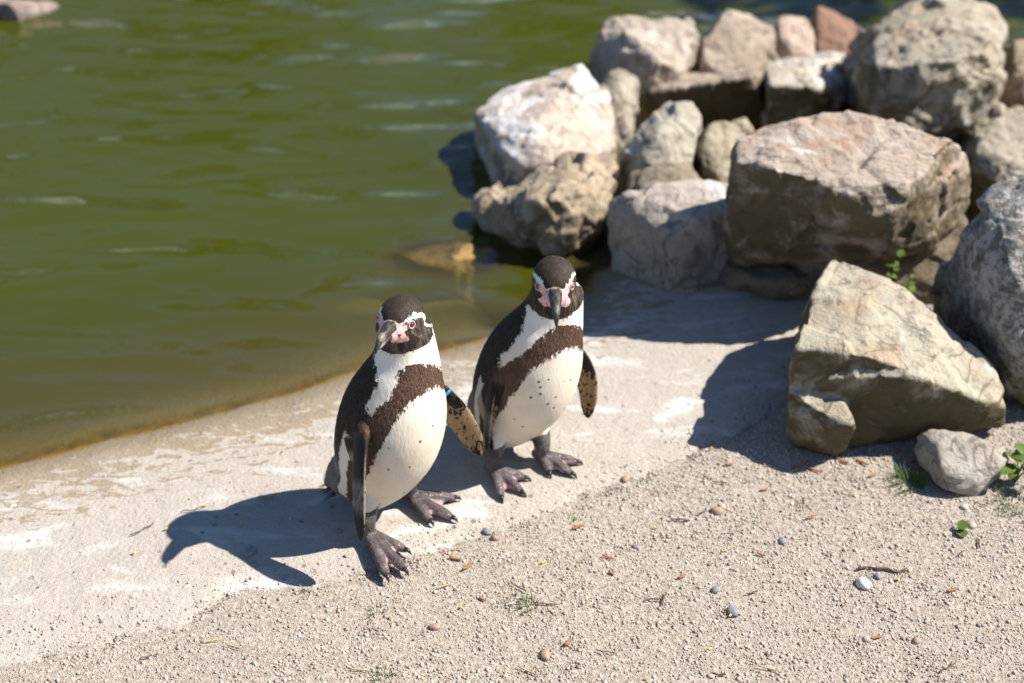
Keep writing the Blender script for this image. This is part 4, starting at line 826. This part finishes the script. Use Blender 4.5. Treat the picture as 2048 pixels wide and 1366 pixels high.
for i in range(9):
    x = r3.uniform(-.5, .9); y = r3.uniform(1.47, 1.95)
    if seg_dist(np.array([x]), np.array([y]), GRAVEL_LINE)[0] > -.02: continue
    chip('straw', x, y, r3.uniform(.02, .045), .0016, r3.uniform(-.6, .6), M_STRAW, 'thin dry yellow straw lying on the gravel', 'straw', 'bits of straw on the gravel', i + 100, .05)
for i, (x, y) in enumerate([(-.525, 1.86), (-.455, 1.815), (-.62, 1.74), (-.58, 1.80), (-.47, 2.06), (.05, 1.72), (-.08, 1.62), (.24, 1.81), (.34, 1.60), (-.19, 1.60), (.30, 1.53), (.62, 1.68), (.20, 1.47), (.36, 2.02)]):
    chip('petal', x, y, .006, .0036, i * 1.3, M_PETAL, 'tiny fallen yellow petal on the pale ground', 'petal', 'fallen yellow petals', i + 200, .4)
def twig(x, y, L, rot, label, group, seed, r=.0016):
    rr = random.Random(seed); P = Parts(); pts = [((i / 5 - .5) * L, rr.uniform(-.06, .06) * L, .0025 + rr.uniform(0, .002)) for i in range(6)]
    P.tube(pts, [r * rr.uniform(.7, 1.2) for _ in pts], 7)
    o = mesh_obj('twig', P.V, P.F, M_TWIG); o.location = (x, y, float(ground_here(x, y)) + .001); o.rotation_euler = (0, 0, rot)
    return tag(o, label, 'twig', group)
twig(.60, 1.705, .075, -.12, 'longest crooked brown twig lying on the gravel', None, 1, .0024)
for i in range(22):
    x = r3.uniform(-.55, .9); y = r3.uniform(1.46, 1.98)
    if seg_dist(np.array([x]), np.array([y]), GRAVEL_LINE)[0] > -.01: continue
    twig(x, y, r3.uniform(.015, .038), r3.uniform(-1.4, 1.4), 'short dark twig on the gravel', 'short twigs on the gravel', i + 10, r3.uniform(.0009, .0016))
twig(-.62, 1.80, .045, .75, 'short dark twig lying on the bare concrete', None, 77, .001); twig(-.545, 1.85, .04, .4, 'thin stalk lying on the concrete beside the shadow of a penguin head', None, 78, .0009)

# ------------------------------------------------------------------ small plants
def mat_leaf(name, a, b):
    t = NT(name); n = t.noise(t.coord('Object'), 60, 3); c = t.mix(n, a, b)
    t.b.inputs['Transmission Weight'].default_value = 0.0
    d = t.n.new('ShaderNodeBsdfTranslucent'); t.link(c, d.inputs[0]); ms = t.n.new('ShaderNodeMixShader'); ms.inputs[0].default_value = .35
    t.done(c, .5); t.link(t.b.outputs[0], ms.inputs[1]); t.link(d.outputs[0], ms.inputs[2]); t.link(ms.outputs[0], t.out.inputs[0]); return t.m
M_GRASS = mat_leaf('grass_blade', (.075, .13, .022), (.13, .18, .04)); M_LEAF = mat_leaf('weed_leaf', (.10, .16, .025), (.17, .22, .05)); M_MOSS = mat_leaf('moss_shade', (.06, .065, .02), (.12, .11, .04))
def tuft(x, y, n, spread, h, label, seed, mat=None, w=.0011):
    rr = random.Random(seed); V = []; F = []
    for _ in range(n):
        a = rr.uniform(0, 6.283); d = spread * math.sqrt(rr.random()); bx, by = d * math.cos(a), d * math.sin(a); la = a + rr.uniform(-.9, .9); L = h * rr.uniform(.5, 1.1); lean = rr.uniform(.3, 1.0) * L
        px, py = -math.sin(la) * w, math.cos(la) * w; i = len(V)
        for u in (0, .5, 1):
            wx = 1 - u * .9; cx = bx + math.cos(la) * lean * u * u; cy = by + math.sin(la) * lean * u * u; cz = L * u * (1 - .35 * u)
            V += [(cx - px * wx, cy - py * wx, cz), (cx + px * wx, cy + py * wx, cz)]
        F += [(i, i + 1, i + 3, i + 2), (i + 2, i + 3, i + 5, i + 4)]
    o = mesh_obj('grass_tuft', V, F, mat or M_GRASS); o.location = (x, y, float(ground_here(x, y)) - .001)
    return tag(o, label, 'grass')
tuft(.025, 1.625, 46, .016, .020, 'small green grass tuft alone on the open gravel in front of the untagged penguin', 1); tuft(.000, 1.635, 16, .012, .014, 'sparse grass sprout touching the small tuft on open gravel', 2)
tuft(-.215, 1.612, 26, .016, .013, 'low sparse grass sprig in front of the foot of the tagged penguin', 3); tuft(.692, 1.925, 120, .028, .030, 'dense bright grass tuft growing against the small grey stone', 4)
tuft(.86, 1.875, 90, .032, .026, 'grass patch under the broad leaved weed at the path edge', 5); tuft(.11, 1.838, 22, .012, .010, 'tiny grass sprout at the concrete edge near the untagged penguin', 6)
tuft(-.335, 1.652, 60, .014, .005, 'flat mossy grass cushion at the tip of the flipper shadow', 7, M_MOSS); tuft(.50, 1.868, 18, .012, .012, 'little grass sprout on the gravel in front of the wedge boulder', 8)
tuft(-.19, 1.474, 34, .018, .014, 'thin pale grass sprig at the near edge of the gravel', 9); tuft(-.215, 1.565, 70, .018, .004, 'dry mossy scrap behind the thin pale sprig', 10, M_MOSS)
tuft(.53, 1.52, 80, .03, .004, 'dark mossy scrap lying on the gravel beside short twigs', 11, M_MOSS)
def leaf_mesh(L, w, fold=.25, droop=.3, lobes=0):
    V = []; F = []; n = 7
    for i in range(n):
        u = i / (n - 1); ww = w * math.sin(math.pi * (u * .93 + .05)) ** .8 * (1 + (.14 * math.sin(u * lobes * 6.283) if lobes else 0)); z = -droop * L * u * u
        V += [(-ww, u * L, z + fold * ww), (0, u * L, z), (ww, u * L, z + fold * ww)]
    for i in range(n - 1):
        for j in (0, 1): F.append((i * 3 + j, i * 3 + j + 1, i * 3 + 4 + j, i * 3 + 3 + j))
    me = bpy.data.meshes.new('leaf'); me.from_pydata(V, [], F); return me
def weed(name, x, y, z, stems, label, cat, leafs, seed, mat=M_LEAF):
    rr = random.Random(seed); root = bpy.data.objects.new(name, None); COL.objects.link(root); root.location = (x, y, z); root.empty_display_size = .03; tag(root, label, cat)
    for (dx, dy, h, r) in stems:
        P = Parts(); P.tube([(0, 0, -.004), (dx * .3, dy * .3, h * .5), (dx, dy, h)], [r, r * .8, r * .4], 7); mesh_obj('stem', P.V, P.F, mat, root)
        for k in range(leafs[0]):
            u = .35 + .65 * (k + 1) / leafs[0]; a = rr.uniform(0, 6.283); L = rr.uniform(*leafs[1])
            o = link_mesh('leaf', leafs[2], mat, root); o.location = (dx * (u * u * .7 + u * .3), dy * u, h * u); o.rotation_euler = (rr.uniform(.1, .7), rr.uniform(-.3, .3), a); o.scale = (L, L, L)
    return root
lm = leaf_mesh(1, .42, .2, .35, 3); lr = leaf_mesh(1, .60, .12, .25)
weed('weed', .775, 2.43, -.01, [(.02, -.01, .13, .0016), (-.015, .0, .11, .0013), (.03, .015, .09, .0013), (-.03, -.02, .06, .0012), (.0, .02, .16, .0014), (.045, -.015, .07, .0012)], 'leggy green weed growing in the gap between wedge boulder and reddish block', 'weed', (7, (.012, .026), lm), 4)
weed('weed', .885, 1.935, .0, [(.01, -.005, .055, .0018), (-.02, -.02, .04, .0016), (.03, -.02, .05, .0016), (.0, .03, .06, .0016)], 'broad leaved green weed at the path edge beside the small grey stone', 'weed', (4, (.018, .030), lm), 8)
weed('weed', .752, 1.80, .0, [(.004, -.004, .010, .0010), (-.006, .0, .009, .0010)], 'tiny two leaved seedling alone on the gravel', 'weed', (2, (.014, .02), lr), 9)

# ------------------------------------------------------------------ trees on the far bank, mirrored in the pond
M_TREE = mat_leaf('tree_foliage', (.025, .040, .010), (.045, .065, .016)); M_TRUNK = simple_mat('tree_bark', (.10, .075, .05), .9, 12, (.06, .045, .03), bump=.6)
def tree(x, y, h, rad, label, seed, n=2600, low=True):
    rr = np.random.default_rng(seed); root = bpy.data.objects.new('tree', None); COL.objects.link(root); root.location = (x, y, .2); root.empty_display_size = .5
    tag(root, label, 'tree', 'trees round the pond')
    P = Parts(); P.tube([(0, 0, -.2), (.1, .05, h * .3), (.0, -.1, h * .6), (.1, .1, h * .9)], [h * .035, h * .028, h * .018, h * .006], 10)
    for k in range(6):
        a = k * 1.05 + seed; z0 = h * (.35 + .07 * k); P.tube([(.05, 0, z0), (math.cos(a) * rad * .4, math.sin(a) * rad * .4, z0 + h * .1), (math.cos(a) * rad * .8, math.sin(a) * rad * .8, z0 + h * .16)], [h * .014, h * .009, h * .004], 7)
    mesh_obj('trunk', P.V, P.F, M_TRUNK, root)
    cl = rr.normal(size=(26, 3)); cl /= np.linalg.norm(cl, axis=1, keepdims=True); cl *= rr.uniform(.35, 1.0, (26, 1)) * np.array([rad * .8, rad * .8, 0]); cl[:, 2] = h * np.linspace(.06 if low else .35, .92, 26)
    c = cl[rr.integers(0, 26, n)] + rr.normal(size=(n, 3)) * rad * .20; a = rr.normal(size=(n, 3)); a /= np.linalg.norm(a, axis=1, keepdims=True); b = np.cross(a, rr.normal(size=(n, 3))); b /= np.linalg.norm(b, axis=1, keepdims=True)
    s = rr.uniform(.05, .11, (n, 1)) * h / 5
    V = np.stack([c - a * s, c + b * s * .55, c + a * s, c - b * s * .55], 1).reshape(-1, 3); mesh_obj('crown', V.tolist(), np.arange(4 * n).reshape(-1, 4).tolist(), M_TREE, root, smooth=False)
for i, (x, y, h, r, nm) in enumerate([(-7.2, 15.5, 5.7, 3.0, 'tall leafy tree standing left of the broadest tree on the far bank'), (-3.4, 16.5, 5.9, 2.9, 'broadest leafy tree on the far bank'), (1.2, 17.0, 6.2, 2.9, 'low leafy tree standing right of the broadest tree on the far bank'), (5.6, 16.5, 6.0, 2.9, 'bushy tree closing the row on the far bank'), (-11.2, 13.0, 5.4, 2.9, 'leafy tree at the bend of the far bank')]):
    tree(x, y, h, r, nm, i, 5200)
tree(4.9, 6.1, 5.4, 1.35, 'slender leafy tree beside the boulder pile shading the water behind it', 21, 9000, False)
